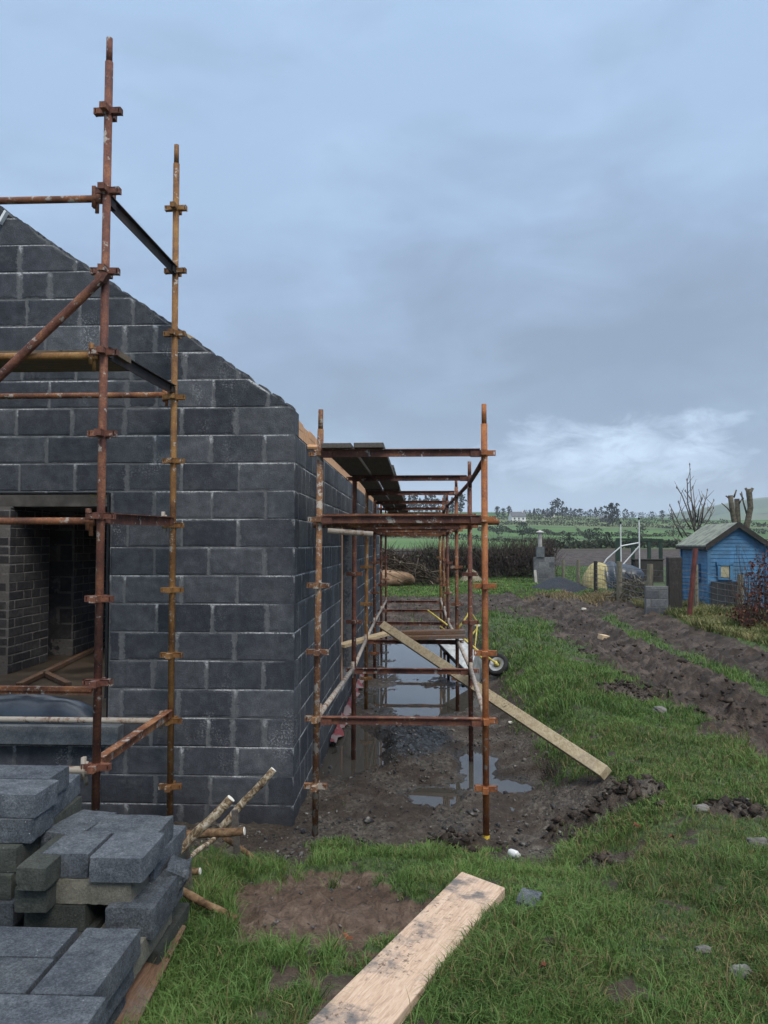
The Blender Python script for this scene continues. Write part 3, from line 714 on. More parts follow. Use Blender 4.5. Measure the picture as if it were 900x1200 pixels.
# ------------------------------------------------------------------ scaffolds
TR = .0242
def coupling_mesh():
    mb = MB()
    for ang in (0, math.pi/2):
        for sg in (-1, 1):
            c, s_ = math.cos(ang)*sg, math.sin(ang)*sg
            mb.box((c*.052, s_*.052, .016), (.064, .040, .006), ang); mb.box((c*.052, s_*.052, -.016), (.064, .034, .006), ang)
            mb.box((c*.081, s_*.081, 0), (.008, .040, .038), ang)
            mb.box((c*.045-s_*.017, s_*.045+c*.017, 0), (.05, .006, .034), ang); mb.box((c*.045+s_*.017, s_*.045-c*.017, 0), (.05, .006, .034), ang)
    mb.tube((0, 0, -.024), (0, 0, .024), .029, .029, 12)
    me = bpy.data.meshes.new('coupling'); me.from_pydata(mb.v, [], mb.f); return me
CM = {}
def standard(root, base, top, mat, first, spig=.15, plate=None, pitch=.495):
    """base/top points of a standard; first = height of the lowest coupling"""
    base = Vector(base); top = Vector(top); d = (top-base); L = d.length; d.normalize()
    mb = MB(); mb.tube(base, top-d*spig, TR, TR, 14); mb.tube(top-d*spig, top, TR*.80, TR*.78, 12)
    if plate: mb.box(base+d*.004, (.15, .15, .008))
    o = obj('standard', mb, mat, root, False)
    for f in o.data.polygons: f.use_smooth = len(f.vertices) == 4
    if mat.name not in CM:
        CM[mat.name] = coupling_mesh(); CM[mat.name].materials.append(mat)
    q = d.to_track_quat('Z', 'Y').to_euler()
    z = first
    while z < top.z-spig-.03:
        c = bpy.data.objects.new('coupling', CM[mat.name]); COL.objects.link(c); c.parent = o
        c.location = base+d*((z-base.z)/d.z); c.rotation_euler = (q.x, q.y, q.z+random.uniform(-.12, .12)); z += pitch
    return o
def ledger(root, a, b, mat, name='ledger', r=TR*.9):
    a = Vector(a); b = Vector(b); d = (b-a).normalized()
    mb = MB(); mb.tube(a+d*.06, b-d*.06, r, r, 12)
    for p, sg in ((a, 1), (b, -1)):
        mb.bar(p+d*sg*.075+Vector((0, 0, -.055)), p+d*sg*.075+Vector((0, 0, .075)), .034, .022, d)
        mb.bar(p+d*sg*.03, p+d*sg*.085, .030, .055)
        mb.bar(p+d*sg*.058+Vector((0, 0, -.09)), p+d*sg*.058+Vector((0, 0, .05)), .010, .022, d)
    o = obj(name, mb, mat, root)
    for f in o.data.polygons: f.use_smooth = len(f.vertices) == 4 and f.area > .002 and f.area < .03
    return o
def transom(root, a, b, mat, h=.05, flip=1):
    """steel angle between two standards, open side down"""
    a = Vector(a); b = Vector(b); d = (b-a).normalized(); side = d.cross(Vector((0, 0, 1))).normalized()*flip
    mb = MB(); aa, bb = a+d*.035, b-d*.035; U = Vector((0, 0, 1))
    mb.bar(aa+U*.022, bb+U*.022, .056, .006); mb.bar(aa+side*.0-U*(h/2-.018), bb-U*(h/2-.018), .007, h)
    mb.bar(aa-d*.01+U*-.01, aa+d*.07-U*.01, .036, .05); mb.bar(bb-d*.07-U*.01, bb+d*.01-U*.01, .036, .05)
    return obj('transom', mb, mat, root)
# -- the run along the side wall
scf = thing('scaffold', (-.14, 12, 0), 'long run of rusty scaffolding standing over the puddles beside the house wall', 'scaffold')
YS = [5.88, 8.15, 10.55, 12.95, 15.35, 17.75]
XI = [float(P(px, 640, y)[0]) for px, y in zip((373.5, 414.5, 429, 437.5, 447, 452.5), YS)]
XO = [float(P(px, 640, y)[0]) for px, y in zip((568, 551, 535.5, 525, 520.5, 516.5), YS)]
XI = [XI[0], XI[1], XI[2], XI[3]+.02, XI[4], XI[5]]
L1, L2, L3 = .895, 2.385, 2.88
matsI = [m_rust('ochre and grey rusted steel', [(.05, .022, .014), (.13, .056, .03), (.22, .11, .045), (.33, .20, .11)], .45), M_RUSTD, M_RUSTY, M_RUST, M_RUSTD, M_RUSTD]
matsO = [M_RUSTO, M_RUSTD, M_RUST, M_RUSTD, M_RUST, M_RUSTY]
pa = P(376, 480, 5.88); pb = P(369, 980, 5.88)
for i, y in enumerate(YS):
    ti = float(P(376, 480, y)[2]) if i == 0 else 3.06+.03*math.sin(i*2)
    to = 3.245 if i == 0 else 3.08+.03*math.cos(i*3)
    bi = (XI[i], y, gz(XI[i], y)-.02); bo = (XO[i], y, gz(XO[i], y)-.01)
    if i == 0: bi = (pb[0], y, gz(pb[0], y)-.02); tI = (pa[0], y, ti)
    else: tI = (XI[i]+.012*math.sin(i), y, ti)
    standard(scf, bi, tI, matsI[i], L1-.495, plate=(i == 1))
    o = standard(scf, bo, (XO[i]-.004*i, y, to), matsO[i], L1-.495)
    if i == 0:
        mb = MB(); mb.tube((bo[0], y, bo[2]), (bo[0], y, bo[2]+.06), TR+.002, TR+.002, 14, False); m_y = m_simple('yellow marking paint', (.45, .30, .02), (.62, .45, .05), 30)
        obj('painted_foot', mb, m_y, o, True)
tm = [M_RUSTD, M_RUSTD, M_RUST, M_RUST, M_RUST, M_RUST]
for i, y in enumerate(YS):
    for lv in (L1, L2, L3):
        transom(scf, (XI[i], y-.03, lv), (XO[i], y-.03, lv), M_RUSTD if lv != L2 else tm[i])
    if i: continue
    mb = MB(); mb.bar((XI[0]+.05, y+.07, L2+.015), (XO[0]-.06, y+.07, L2+.015), .07, .05); obj('transom', mb, M_RUST, scf)
for i in range(5):
    for X, mm in ((XI, M_RUST), (XO, M_RUST)):
        for lv in (L1, L2):
            m_ = mm if lv == L2 else M_LIMEST
            ledger(scf, (X[i], YS[i], lv+.02), (X[i+1], YS[i+1], lv+.02), m_)
    ledger(scf, (XO[i], YS[i], L3-.05), (XO[i+1], YS[i+1], L3-.05), M_RUSTD)
mb = MB(); mb.tube(P(384, 622, 6.15), P(437, 626, 6.2), .022, .022, 12); obj('ledger', mb, M_LIMEST, scf)
mb = MB(); mb.tube((XI[0]-.06, 6.02, L2-.045), (XO[0]+.12, 6.02, L2-.02), .023, .023, 12); obj('ledger', mb, M_RUST, scf)
# boards on the top lift
k = 0
for i in range(5):
    ya, yb = YS[i]-.12, YS[i+1]+.05
    for j in range(2):
        x0 = -.735+j*.240; zz0 = L3+.045+(.012 if i % 2 else 0)+.004*j
        yo = rgx.uniform(-.05, .05) if i else .02*j
        mb = MB(); mb.bar((x0+.112, ya+yo, zz0+(.045 if i % 2 else 0)), (x0+.112, yb+yo, zz0+(0 if i % 2 else .0)), .222, .038)
        lab = {0: 'weathered grey board on the nearest bay of the high lift, next to the house wall', 1: 'weathered grey scaffold board on the open side of the nearest bay of the high lift'}[j] if i == 0 else 'dark scaffold board on the high lift, in a bay behind the nearest'
        tag(obj('scaffold_board', mb, M_BOARD, bevel=.004), lab, 'board', 'boards on the high scaffold lift')
# loose boards on the low rails further back
for q, (ya, yb, zz_, lab) in enumerate(((10.32, 10.36, L1+.075, 'brown wet board laid across the low rails beyond the leaning plank'), (10.47, 10.50, L1+.125, 'upper brown board of the pair laid across the low rails beyond the leaning plank'))):
    mb = MB(); mb.bar((-.36+.1*q, ya, zz_), (.58, yb, zz_+.02), .20, .042); tag(obj('scaffold_board', mb, M_BOARDB), lab, 'board')
# plank leaning from the third bay to the bank
lo = Pz(710, 906, gz(1.55, 6.75)+.05)
ye = 10.2; hi = P(449, 733, ye)
mb = MB(); mb.bar(lo, hi, .10, .075, (-.6, -.5, .7)); tag(obj('timber_plank', mb, M_TIMBERG, bevel=.004), 'long pale timber leaning from the scaffold rails down to the grassy bank', 'plank')

# -- the scaffold in front of the gable
YA, YB = 4.62, 5.95
scg = thing('scaffold', tuple(P(160, 950, 5.2)), 'tall rusty scaffold tower standing in front of the gable and its wide opening', 'scaffold')
a0 = P(111.5, 958, YA); a1 = P(128.5, 45, YA); b0 = P(199, 962, YB); b1 = P(207, 170, YB)
G1, G2, G3, G4 = .90, 2.36, 3.37, 4.30
def on(p0, p1, z): t = (z-p0[2])/(p1[2]-p0[2]); return p0+(p1-p0)*t
standard(scg, a0+np.array((0, 0, -.35)), a1, M_RUSTD, .385, .15)
standard(scg, b0+np.array((0, 0, -.05)), b1, M_RUSTY, .36, .15)
SX = 2.4
a0l, a1l, b0l, b1l = [q-np.array((SX, 0, 0)) for q in (a0, a1, b0, b1)]
standard(scg, a0l+np.array((0, 0, -.35)), a1l, M_RUST, .385, .15); standard(scg, b0l+np.array((0, 0, -.05)), b1l, M_RUSTY, .36, .15)
mt = {G1: M_RUST, G2: M_RUSTD, G3: M_STEELD, G4: M_STEELD}
for z in (G1, G2, G3, G4):
    for (p0, p1, r0, r1, off) in ((a0, a1, b0, b1, 0), (a0l, a1l, b0l, b1l, 1)):
        transom(scg, on(p0, p1, z), on(r0, r1, z+.02), mt[z], .062)
for z, mm in ((.86, M_LIMEST), (2.335, M_RUST), (3.335, M_RUSTY), (4.30, M_RUST)):
    ledger(scg, on(a0l, a1l, z), on(a0, a1, z), mm)
for z, mm in ((.85, M_LIMEST), (2.37, M_LIMEST), (3.35, M_RUST)):
    ledger(scg, on(b0l, b1l, z), on(b0, b1, z), mm)
br1 = P(121, 325, YA-.05); br0 = P(-70, 508, YA-.05)
mb = MB(); mb.tube(br0, br1, .027, .027, 14); mb.bar(br1-np.array((.02, 0, .02)), br1+np.array((.01, 0, .03)), .05, .06)
obj('brace', mb, M_RUSTD, scg)
for j, lab in enumerate(('brown scaffold board on the gable scaffold, on the side away from the house', 'brown scaffold board on the gable scaffold, on the side next to the gable')):
    y0 = YA+.13+j*.24; zz0 = 3.335+.05+.005*j; xr = float(P(138, 430, y0)[0])
    mb = MB(); mb.bar((xr-2.9, y0+.11, zz0), (xr+.03*j, y0+.11, zz0), .225, .038); tag(obj('scaffold_board', mb, m_wood('brown scaffold board %d' % j, (.075, .055, .035), (.13, .095, .06), (.19, .145, .09), .3, (1, 12, 12))), lab, 'board')

# ------------------------------------------------------------------ concrete blocks, loose
def block_mesh(name, w, d, h, rough=.0025, chips=2, seed=0, step=.014, rad=.003):
    rg = np.random.default_rng(seed); V = []; F = []
    half = np.array((w, d, h))/2
    for ax in range(3):
        a, b = [i for i in range(3) if i != ax]
        na, nb = max(2, int(2*half[a]/step)), max(2, int(2*half[b]/step))
        for sg in (-1, 1):
            u, v = np.meshgrid(np.linspace(-half[a], half[a], na+1), np.linspace(-half[b], half[b], nb+1), indexing='ij')
            q = np.zeros(((na+1)*(nb+1), 3)); q[:, a] = u.ravel(); q[:, b] = v.ravel(); q[:, ax] = sg*half[ax]
            o = sum(len(x) for x in V); V.append(q)
            ii = (np.arange(na)[:, None]*(nb+1)+np.arange(nb)[None]).ravel()
            f = np.stack([ii, ii+nb+1, ii+nb+2, ii+1], 1)+o
            e = np.cross(np.eye(3)[a], np.eye(3)[b])[ax]*sg
            F.append(f if e > 0 else f[:, ::-1])
    V = np.concatenate(V); F = np.concatenate(F)
    inn = np.clip(V, -(half-rad), half-rad); dd = V-inn; ln = np.linalg.norm(dd, axis=1, keepdims=True)
    nrm = dd/np.maximum(ln, 1e-9); V = inn+nrm*rad
    s_ = seed*3.7
    k = 1/.05
    nz = perlin(V[:, 0]*k+s_, V[:, 1]*k+V[:, 2]*k*1.3)+.6*perlin(V[:, 0]*k*2.7+s_, V[:, 2]*k*2.7-V[:, 1]*k*2.1)
    edge = (np.sort(half[None]-np.abs(V), axis=1)[:, 1] < .016)
    V = V+nrm*(rough*.7*nz-edge*np.abs(nz)*rough*1.2)[:, None]
    for c in range(chips):
        sg = rg.choice([-1, 1], 3); c0 = half*sg; t = rg.integers(0, 3); c0 = c0.copy(); c0[t] *= rg.uniform(-1, 1)
        r = rg.uniform(.012, .034) if rough < .006 else rg.uniform(.05, .09)
        dist = np.linalg.norm(V-c0, axis=1); m = np.clip(1-dist/r, 0, 1)[:, None]**.7*(.6+.8*np.abs(nz))[:, None]; V = V-m*np.sign(c0)[None]*r*(.2 if rough < .006 else .3)*(np.arange(3) != t)[None]
    V[:, 2] += half[2]
    return npmesh(name, V, F, None, rough > .006)
bi_ = [0]
def lblock(px, py, ztop, w, d, mat, label, h=.1, yaw=0.0, rough=.0022, chips=3, group='loose concrete blocks in the stack', name='concrete_block', anchor='L', tilt=(0, 0)):
    """loose block whose nearer left (or right) top corner is seen at px,py at height ztop"""
    bi_[0] += 1
    p0 = Pz(px, py, ztop); o = obj(name, block_mesh(name, w-.004, d-.004, h-.002, rough, chips, bi_[0]), mat)
    c, s_ = math.cos(yaw), math.sin(yaw); ex = np.array((c, s_, 0)); ey = np.array((-s_, c, 0))
    q = p0+ex*(w/2 if anchor == 'L' else -w/2)+ey*d/2
    o.location = (q[0], q[1], ztop-h+.001); o.rotation_euler = (tilt[0], tilt[1], yaw)
    return tag(o, label, 'concrete block', group)
B, BM, BP = M_LBLOCK, M_LBLOCKM, M_LBLOCKP
lblock(33.6, 1164, .75, .213, .44, B, 'clean grey block lying lengthways in the low front layer, at its right edge', rough=.0012, chips=1)
lblock(28.8, 1164, .75, .44, .218, B, 'flat grey block with white specks left of the lengthways one, nearer of two', rough=.0012, chips=1, anchor='R')
lblock(61.5, 1121.5, .75, .44, .213, B, 'flat grey block with white specks left of the lengthways one, farther of two', rough=.0012, chips=1, anchor='R')
lblock(92.5, 1216, .75, .44, .213, B, 'nearest flat grey block, cut by the bottom left corner of the picture', rough=.0012, chips=1, anchor='R')
xr = float(Pz(112, 1164, .75)[0])
def lb2(X, Y, ztop, w, d, mat, label, **k):
    p = np.array((X, Y, ztop)); bi_[0] += 1; h = k.get('h', .1)
    o = obj(k.get('name', 'concrete_block'), block_mesh('concrete_block', w-.004, d-.004, h-.002, k.get('rough', .0022), k.get('chips', 3), bi_[0]), mat)
    yaw = k.get('yaw', 0); o.location = (X, Y, ztop-h+.001); o.rotation_euler = (*k.get('tilt', (0, 0)), yaw)
    return tag(o, label, 'concrete block', 'loose concrete blocks in the stack')
lb2(xr-.135, 2.76, .65, .215, .44, B, 'grey block right under the lengthways block of the low front layer')
lb2(xr-.36, 2.64, .65, .215, .44, B, 'grey block buried in the second layer of the low front stack')
lb2(xr-.15, 2.72, .55, .215, .44, B, 'lowest grey block on the ground at the right edge of the front stack')
lb2(xr-.40, 2.70, .55, .215, .44, B, 'grey block buried in the lowest layer of the front stack')
lblock(47.8, 1000, .95, .197, .27, B, 'left of the two grey half blocks on top of the tan block', chips=5)
lblock(103.4, 1005, .95, .222, .29, B, 'right one of the two grey half blocks on top of the tan block', chips=6)
lblock(100.5, 975.5, .95, .315, .235, B, 'wide grey block lying crossways behind the two half blocks', chips=5)
lblock(47.5, 1030, .85, .375, .30, BP, 'weathered tan block with broken edges under the two half blocks', rough=.004, chips=7, yaw=-.03)
lblock(27, 1061, .75, .255, .42, BM, 'mossy dark block lying under the left end of the tan block', chips=4)
lblock(122, 1064, .765, .20, .40, B, 'crumbling dark block with a broken right side under the tan block', h=.125, rough=.0055, chips=10)
lb2(-1.185, 3.20, .655, .215, .47, BP, 'pale weathered block low on the right edge of the stack, beside the brown board', rough=.004, chips=6)
lb2(-1.42, 3.30, .65, .215, .44, BM, 'mossy block low in the stack, mostly hidden in the shade')
lb2(-1.225, 3.56, .85, .20, .44, B, 'dark grey block lying lengthways at the far right of the stack top', yaw=-.02)
lb2(-1.10, 3.50, .80, .11, .22, B, 'broken rough lump of grey block at the right edge of the stack', h=.13, rough=.0085, chips=16, tilt=(.06, .28), yaw=.12)
lb2(-1.25, 3.56, .75, .25, .44, BM, 'dark block under the far right end of the stack')
lblock(46.5, 974, .95, .185, .30, B, 'grey block with a chipped top between the tall left stack and the half blocks', yaw=-.22, chips=5)
lblock(46.5, 999, .85, .22, .40, BM, 'mossy block under the chipped grey block in the middle of the stack', chips=4)
lblock(16.8, 1017, .945, .125, .40, BM, 'small mossy block wedged beside the tall left stack, upper of two', h=.09, chips=4)
lblock(16.0, 1040, .85, .135, .40, BM, 'small mossy block wedged beside the tall left stack, lower of two', chips=4)
names = ['topmost', 'second', 'third', 'fourth', 'fifth']
for k, (rx, yn, z, mm) in enumerate(((-1.607, 3.26, 1.15, B), (-1.62, 3.24, 1.05, B), (-1.656, 3.20, .95, BM), (-1.665, 3.17, .85, BM), (-1.64, 3.15, .75, B))):
    lb2(rx-.22, yn+.1075, z, .44, .215, mm, names[k]+' block from the top in the near face of the tall left stack', chips=4, yaw=(-.02, .015, -.01, .02, 0)[k])
    if k == 0: lb2(-1.66-.22, yn+.325, z, .44, .215, mm, 'topmost block in the far row of the tall left stack', chips=4, yaw=.02)
    elif k < 3: lb2(-1.785 if k == 1 else -1.775, yn+.44, z, .215, .44 if k == 1 else .46, mm, names[k]+' block from the top in the far row of the tall left stack', chips=4, yaw=.10 if k == 1 else .03)
    else: lb2(rx-.22, yn+.325, z, .44, .215, mm, 'hidden block in the far row of the tall left stack')
for z in (.65, .55): 
    lb2(-1.87, 3.28, z, .44, .40, B, 'block at the hidden foot of the tall left stack')
    if z < .6: lb2(-1.36, 3.42, z, .6, .44, BM, 'block at the hidden foot of the middle of the stack')
mb = MB(); q0 = P(203, 1086, 3.52); q1 = P(120, 1215, 2.72); mb.bar((q0[0], q0[1], .50), (q1[0]+.02, q1[1], .465), .115, .03, (.25, 0, 1))
tag(obj('pallet_board', mb, M_BOARDB, bevel=.004), 'wet brown board on the grass along the right foot of the block stack', 'board')
bi_[0] = 60
p0 = ghit(619, 1066); o = obj('concrete_block', block_mesh('concrete_block', .10, .145, .06, .004, 5, 61), B)
o.location = tuple(p0+np.array((0, 0, .0))); o.rotation_euler = (.05, .06, -.38); tag(o, 'small broken piece of grey block lying alone in the grass beside the plank', 'concrete block')
# big plank in the foreground
zt = .525
c = [Pz(541, 1021, zt), Pz(592, 1040, zt), Pz(446, 1204, zt+.05), Pz(355, 1204, zt+.05)]
dn = (c[3]-c[0]); dn /= np.linalg.norm(dn); L = 2.3
wv = c[1]-c[0]
mb = MB(); top = [c[0], c[1], c[1]+dn*L, c[0]+dn*L]; mb.prism([tuple(q) for q in top], (0, 0, -.05))
o = obj('timber_plank', mb, M_PLANK, bevel=.004)
ang_ = math.atan2(-dn[0], dn[1]); o.data.transform(Matrix.Rotation(-ang_, 4, 'Z')); o.rotation_euler = (0, 0, ang_)
tag(o, 'big pale sawn plank lying on the grass in the foreground', 'plank')
PLQ = [c[0], c[1], c[1]+dn*L, c[0]+dn*L]

# rustic trestle of poles behind the block stack
tr = thing('sawhorse', (-1.15, 4.3, gz(-1.15, 4.3)), 'rustic sawhorse of peeled pale poles standing in the grass behind the block stack', 'sawhorse')
def pole(name, a, b, r0, r1, mat, cut=None, wob=.0035):
    r0 *= 1.12; r1 *= 1.12
    a = np.array(a, float); b = np.array(b, float); n = 9
    pts = [a+(b-a)*t+np.array((math.sin(t*7+a[0]*9), math.cos(t*6+a[1]*5), math.sin(t*5)))*wob*math.sin(math.pi*t) for t in np.linspace(0, 1, n)]
    mb = MB(); mb.path(pts, [r0+(r1-r0)*i/(n-1)+.0015*math.sin(i*2.3) for i in range(n)], 10)
    o = obj(name, mb, mat, tr, True)
    if cut:
        d = (pts[-1]-pts[-2]); d /= np.linalg.norm(d); mb = MB(); mb.tube(pts[-1]+d*.0005, pts[-1]+d*.004, r1*.98, r1*.93, 12); obj('cut_end', mb, M_CUT, o)
pole('leg', P(205, 1003, 3.72), P(270.5, 936, 3.78), .019, .0195, M_BARK, True)
pole('leg', P(257, 973, 4.75), P(320.5, 902, 4.85), .021, .019, M_BARK, True)
e0 = ghit(277, 1086); e0[2] = gz(e0[0], e0[1]); pole('leg', P(196, 1036, e0[1]+.06), tuple(e0+np.array((0, 0, .035))), .018, .016, M_BARKB)
e0 = P(318, 1014, 4.75); pole('leg', P(262, 981, 4.70), (e0[0], e0[1], gz(e0[0], e0[1])-.02), .016, .012, M_BARKB)
pole('crossbar', P(196, 980, 4.45), P(286, 974, 4.45), .024, .021, M_BARKB, True)
pole('crossbar', P(212, 1014, 3.95), P(258, 977, 4.55), .012, .012, M_BARK)
pole('crossbar', P(190, 1022, 4.1), P(234, 1021, 4.1), .017, .016, M_BARKB, True)
for a, b, y in (((275, 949), (279, 1016), 4.62), ((218, 992), (223, 1050), 3.88)):
    pa, pb = P(*a, y), P(*b, y); mb = MB(); mb.bar((pb[0], pb[1], min(pb[2], gz(pb[0], pb[1]))-.02), pa, .036, .02, (0, 1, 0)); obj('upright', mb, M_BOARD, tr)

# ------------------------------------------------------------------ wheelbarrow tipped on its nose
W0 = P(582.5, 779, 12.2); Hh = P(517, 717, 13.15)
ex = Vector(Hh-W0); Lb = ex.length; ex.normalize(); uz = Vector((-.9, .05, -.55)); uz = (uz-ex*uz.dot(ex)).normalized(); ey = uz.cross(ex)
wb = thing('wheelbarrow', W0, 'galvanised wheelbarrow with yellow frame tipped onto its black wheel on the bank', 'wheelbarrow')
k_ = Lb/1.42
def bl(x, y, z): return Vector(W0)+(ex*x+ey*y+uz*z)*k_
M_YEL = m_simple('worn yellow paint', (.42, .33, .06), (.60, .50, .14), 18, .5)
M_GALV = m_simple('galvanised sheet', (.26, .28, .29), (.40, .42, .43), 14, .5, .15, .5, .01, .35)
M_RUB = m_simple('black rubber', (.012, .012, .012), (.022, .022, .022), 30, .8)
mb = MB()
for sg in (-1, 1): mb.path([bl(-.0, .07*sg, 0), bl(.35, .14*sg, .06), bl(.9, .22*sg, .10), bl(1.42, .27*sg, .16)], .015*k_, 8)
obj('frame', mb, M_YEL, wb, True)
mb = MB(); mb.path([bl(.80, -.2, .09), bl(.86, -.22, -.22), bl(.92, -.2, -.30), bl(.92, .2, -.30), bl(.86, .22, -.22), bl(.80, .2, .09)], .014*k_, 8); mb.path([bl(.55, .17, .07), bl(.89, .21, -.26)], .01*k_, 8); obj('stand', mb, M_YEL, wb, True)
mb = MB()
bo = [(.30, -.17), (.80, -.20), (.80, .20), (.30, .17)]; tp = [(.05, -.29), (1.02, -.33), (1.02, .33), (.05, .29)]
vs = [bl(x, y, .10) for x, y in bo]+[bl(x, y, .40) for x, y in tp]+[bl(x*.985+.01, y*.97, .115) for x, y in bo]+[bl(x*.985+.008, y*.97, .40) for x, y in tp]
fs = [(3, 2, 1, 0), (8, 9, 10, 11)]
for i in range(4):
    j = (i+1) % 4; fs += [(i, j, 4+j, 4+i), (8+j, 8+i, 12+i, 12+j), (4+i, 4+j, 12+j, 12+i)]
mb.add(vs, fs); tub = obj('tub', mb, M_GALV, wb, bevel=.012)
mb = MB(); rim = [bl(x, y, .405) for x, y in tp]
mb.path(rim+[rim[0]], .010*k_, 8); obj('rim', mb, M_GALV, tub, True)
wmb = MB(); rmb = MB(); hub = MB(); Rw = .178*k_
Mx = Matrix((ex, uz, ey)).transposed()
for mbx, prof in ((wmb, [(.66, -.042), (.84, -.052), (.97, -.036), (1.0, 0), (.97, .036), (.84, .052), (.66, .042), (.66, -.042)]), (rmb, [(.64, -.03), (.30, -.018), (.30, .018), (.64, .03), (.68, .0), (.64, -.03)]), (hub, [(.01, -.075), (.16, -.075), (.16, .075), (.01, .075)])):
    n0 = len(mbx.v); mbx.lathe((0, 0, 0), [(r*Rw, h*k_) for r, h in prof], 28)
    mbx.v = [tuple(Mx @ Vector(v)+Vector(W0)) for v in mbx.v]
wh = obj('wheel', wmb, M_RUB, wb, True); obj('rim', rmb, M_GALV, wh, True); obj('hub', hub, M_YEL, wh, True)

# ------------------------------------------------------------------ the blue shed
M_BLUE = None
s = NT('worn blue shed paint'); p = s.pos(); pl_ = s.pos((6, 6, 30)); 
cb = s.mix(s.mr(s.noise(p, 3, 5, .65), .38, .62), (.042, .122, .228), (.066, .192, .345))
cb = s.mix(s.math('MULTIPLY', s.mr(s.noise(pl_, 1.4, 5, .7), .56, .68), .6), cb, (.10, .15, .20))
cb = s.mix(s.math('MULTIPLY', s.mr(s.noise(p, 1.3, 3), .48, .66), .55), cb, (.085, .165, .235))
M_BLUE = s.fin(cb, .62, s.noise(pl_, 3, 4), .3, .01)
M_FELT = m_simple('mossy grey roofing felt', (.13, .14, .12), (.24, .26, .21), 5, .9)
SY = 22.0; SX0 = float(P(831, 680, SY)[0]); SX1 = float(P(898, 680, SY)[0]); SD = 2.25
SE = float(P(831, 638, SY)[2]); SR = float(P(866, 615, SY)[2]); SB = .22; SXM = (SX0+SX1)/2
shed = thing('garden_shed', (SXM, SY+SD/2, SB), 'small blue timber shed with a felt gable roof behind the wire fence', 'shed')
mb = MB(); bh = .105; z = SB
sl = (SR-SE)/(SXM-SX0)
while z < SR-.03:
    z1 = min(z+bh, SR-.01)
    def lim(zz): return 0 if zz <= SE else (zz-SE)/sl
    a0_, a1_ = SX0+lim(z), SX1-lim(z); b0_, b1_ = SX0+lim(z1), SX1-lim(z1)
    for (yy0, yy1, yb) in ((SY-.018, SY-.004, SY+.02),):
        mb.add([(a0_, yy0, z+.002), (a1_, yy0, z+.002), (b1_, yy1, z1), (b0_, yy1, z1), (a0_, yb, z+.002), (a1_, yb, z+.002), (b1_, yb, z1), (b0_, yb, z1)], [(0, 1, 2, 3), (5, 4, 7, 6), (1, 0, 4, 5), (3, 2, 6, 7), (0, 3, 7, 4), (2, 1, 5, 6)])
    z += bh
obj('front_wall', mb, M_BLUE, shed)
for sg, X in ((-1, SX0), (1, SX1)):
    mb = MB(); z = SB
    while z < SE-.01:
        z1 = min(z+bh, SE)
        o0, o1 = X+sg*.018, X+sg*.004; ib = X-sg*.02
        ya_, yb_ = SY+.021, SY+SD
        f = [(0, 1, 2, 3), (5, 4, 7, 6), (1, 0, 4, 5), (3, 2, 6, 7), (0, 3, 7, 4), (2, 1, 5, 6)]
        if sg > 0: pass
        mb.add([(o0, yb_, z+.002), (o0, ya_, z+.002), (o1, ya_, z1), (o1, yb_, z1), (ib, yb_, z+.002), (ib, ya_, z+.002), (ib, ya_, z1), (ib, yb_, z1)], f if sg < 0 else [q[::-1] for q in f])
        z += bh
    obj('side_wall', mb, M_BLUE, shed)
mb = MB(); mb.prism([(SX0+.02, SY+SD-.02, SB), (SX1-.02, SY+SD-.02, SB), (SX1-.02, SY+SD-.02, SE), (SXM, SY+SD-.02, SR-.02), (SX0+.02, SY+SD-.02, SE)], (0, .02, 0)); obj('back_wall', mb, M_BLUE, shed)
mb = MB()
for X in (SX0-.01, SX1+.01): mb.box((X, SY-.02, (SB+SE)/2), (.09, .06, SE-SB))
mb.box((SX0-.022, SY+SD-.05, (SB+SE)/2), (.05, .09, SE-SB)); obj('corner_board', mb, M_BLUE, shed)
ov = .13
for sg, X in ((-1, SX0), (1, SX1)):
    mb = MB(); e = np.array((X+sg*ov, SY-.14, SE-ov*sl)); r_ = np.array((SXM, SY-.14, SR+.0))
    mb.prism([e+(0, 0, .03), r_+(0, 0, .03), r_+(0, 0, .065), e+(0, 0, .065)], (0, SD+.26, 0)); obj('roof', mb, M_FELT, shed)
    mb = MB(); mb.prism([e+(0, -.028, -.075), r_+(0, -.028, -.075), r_+(0, -.028, .085), e+(0, -.028, .085)], (0, .025, 0)); obj('bargeboard', mb, M_DARKW, shed)
mb = MB(); mb.box((SX0-ov+.0, SY+SD/2-.0, SE-ov*sl-.012), (.03, SD+.2, .08)); obj('fascia', mb, M_DARKW, shed)
M_PANE = m_simple('pale boarded window', (.30, .27, .17), (.40, .37, .26), 9, .5)
c0 = P(849, 669.5, SY)
mb = MB(); mb.box((c0[0], SY-.03, c0[2]), (.22, .02, .33)); wf = None
mbf = MB()
for dx, dz, sx_, sz_ in ((0, .21, .46, .1), (0, -.205, .40, .05), (-.165, 0, .08, .36), (.165, 0, .08, .36)): mbf.box((c0[0]+dx, SY-.045, c0[2]+dz), (sx_, .05, sz_))
wf = obj('window', mbf, M_BLUE, shed); obj('pane', mb, M_PANE, wf)
c0 = Px(818.5, 670.5, SX0); mb = MB(); mb.box((SX0-.03, c0[1], c0[2]), (.02, .30, .40)); mbf = MB()
for dy, dz, sy_, sz_ in ((0, .22, .42, .06), (0, -.22, .42, .06), (-.18, 0, .06, .42), (.18, 0, .06, .42)): mbf.box((SX0-.042, c0[1]+dy, c0[2]+dz), (.045, sy_, sz_))
wf = obj('window', mbf, M_BLUE, shed); obj('pane', mb, M_PANE, wf)
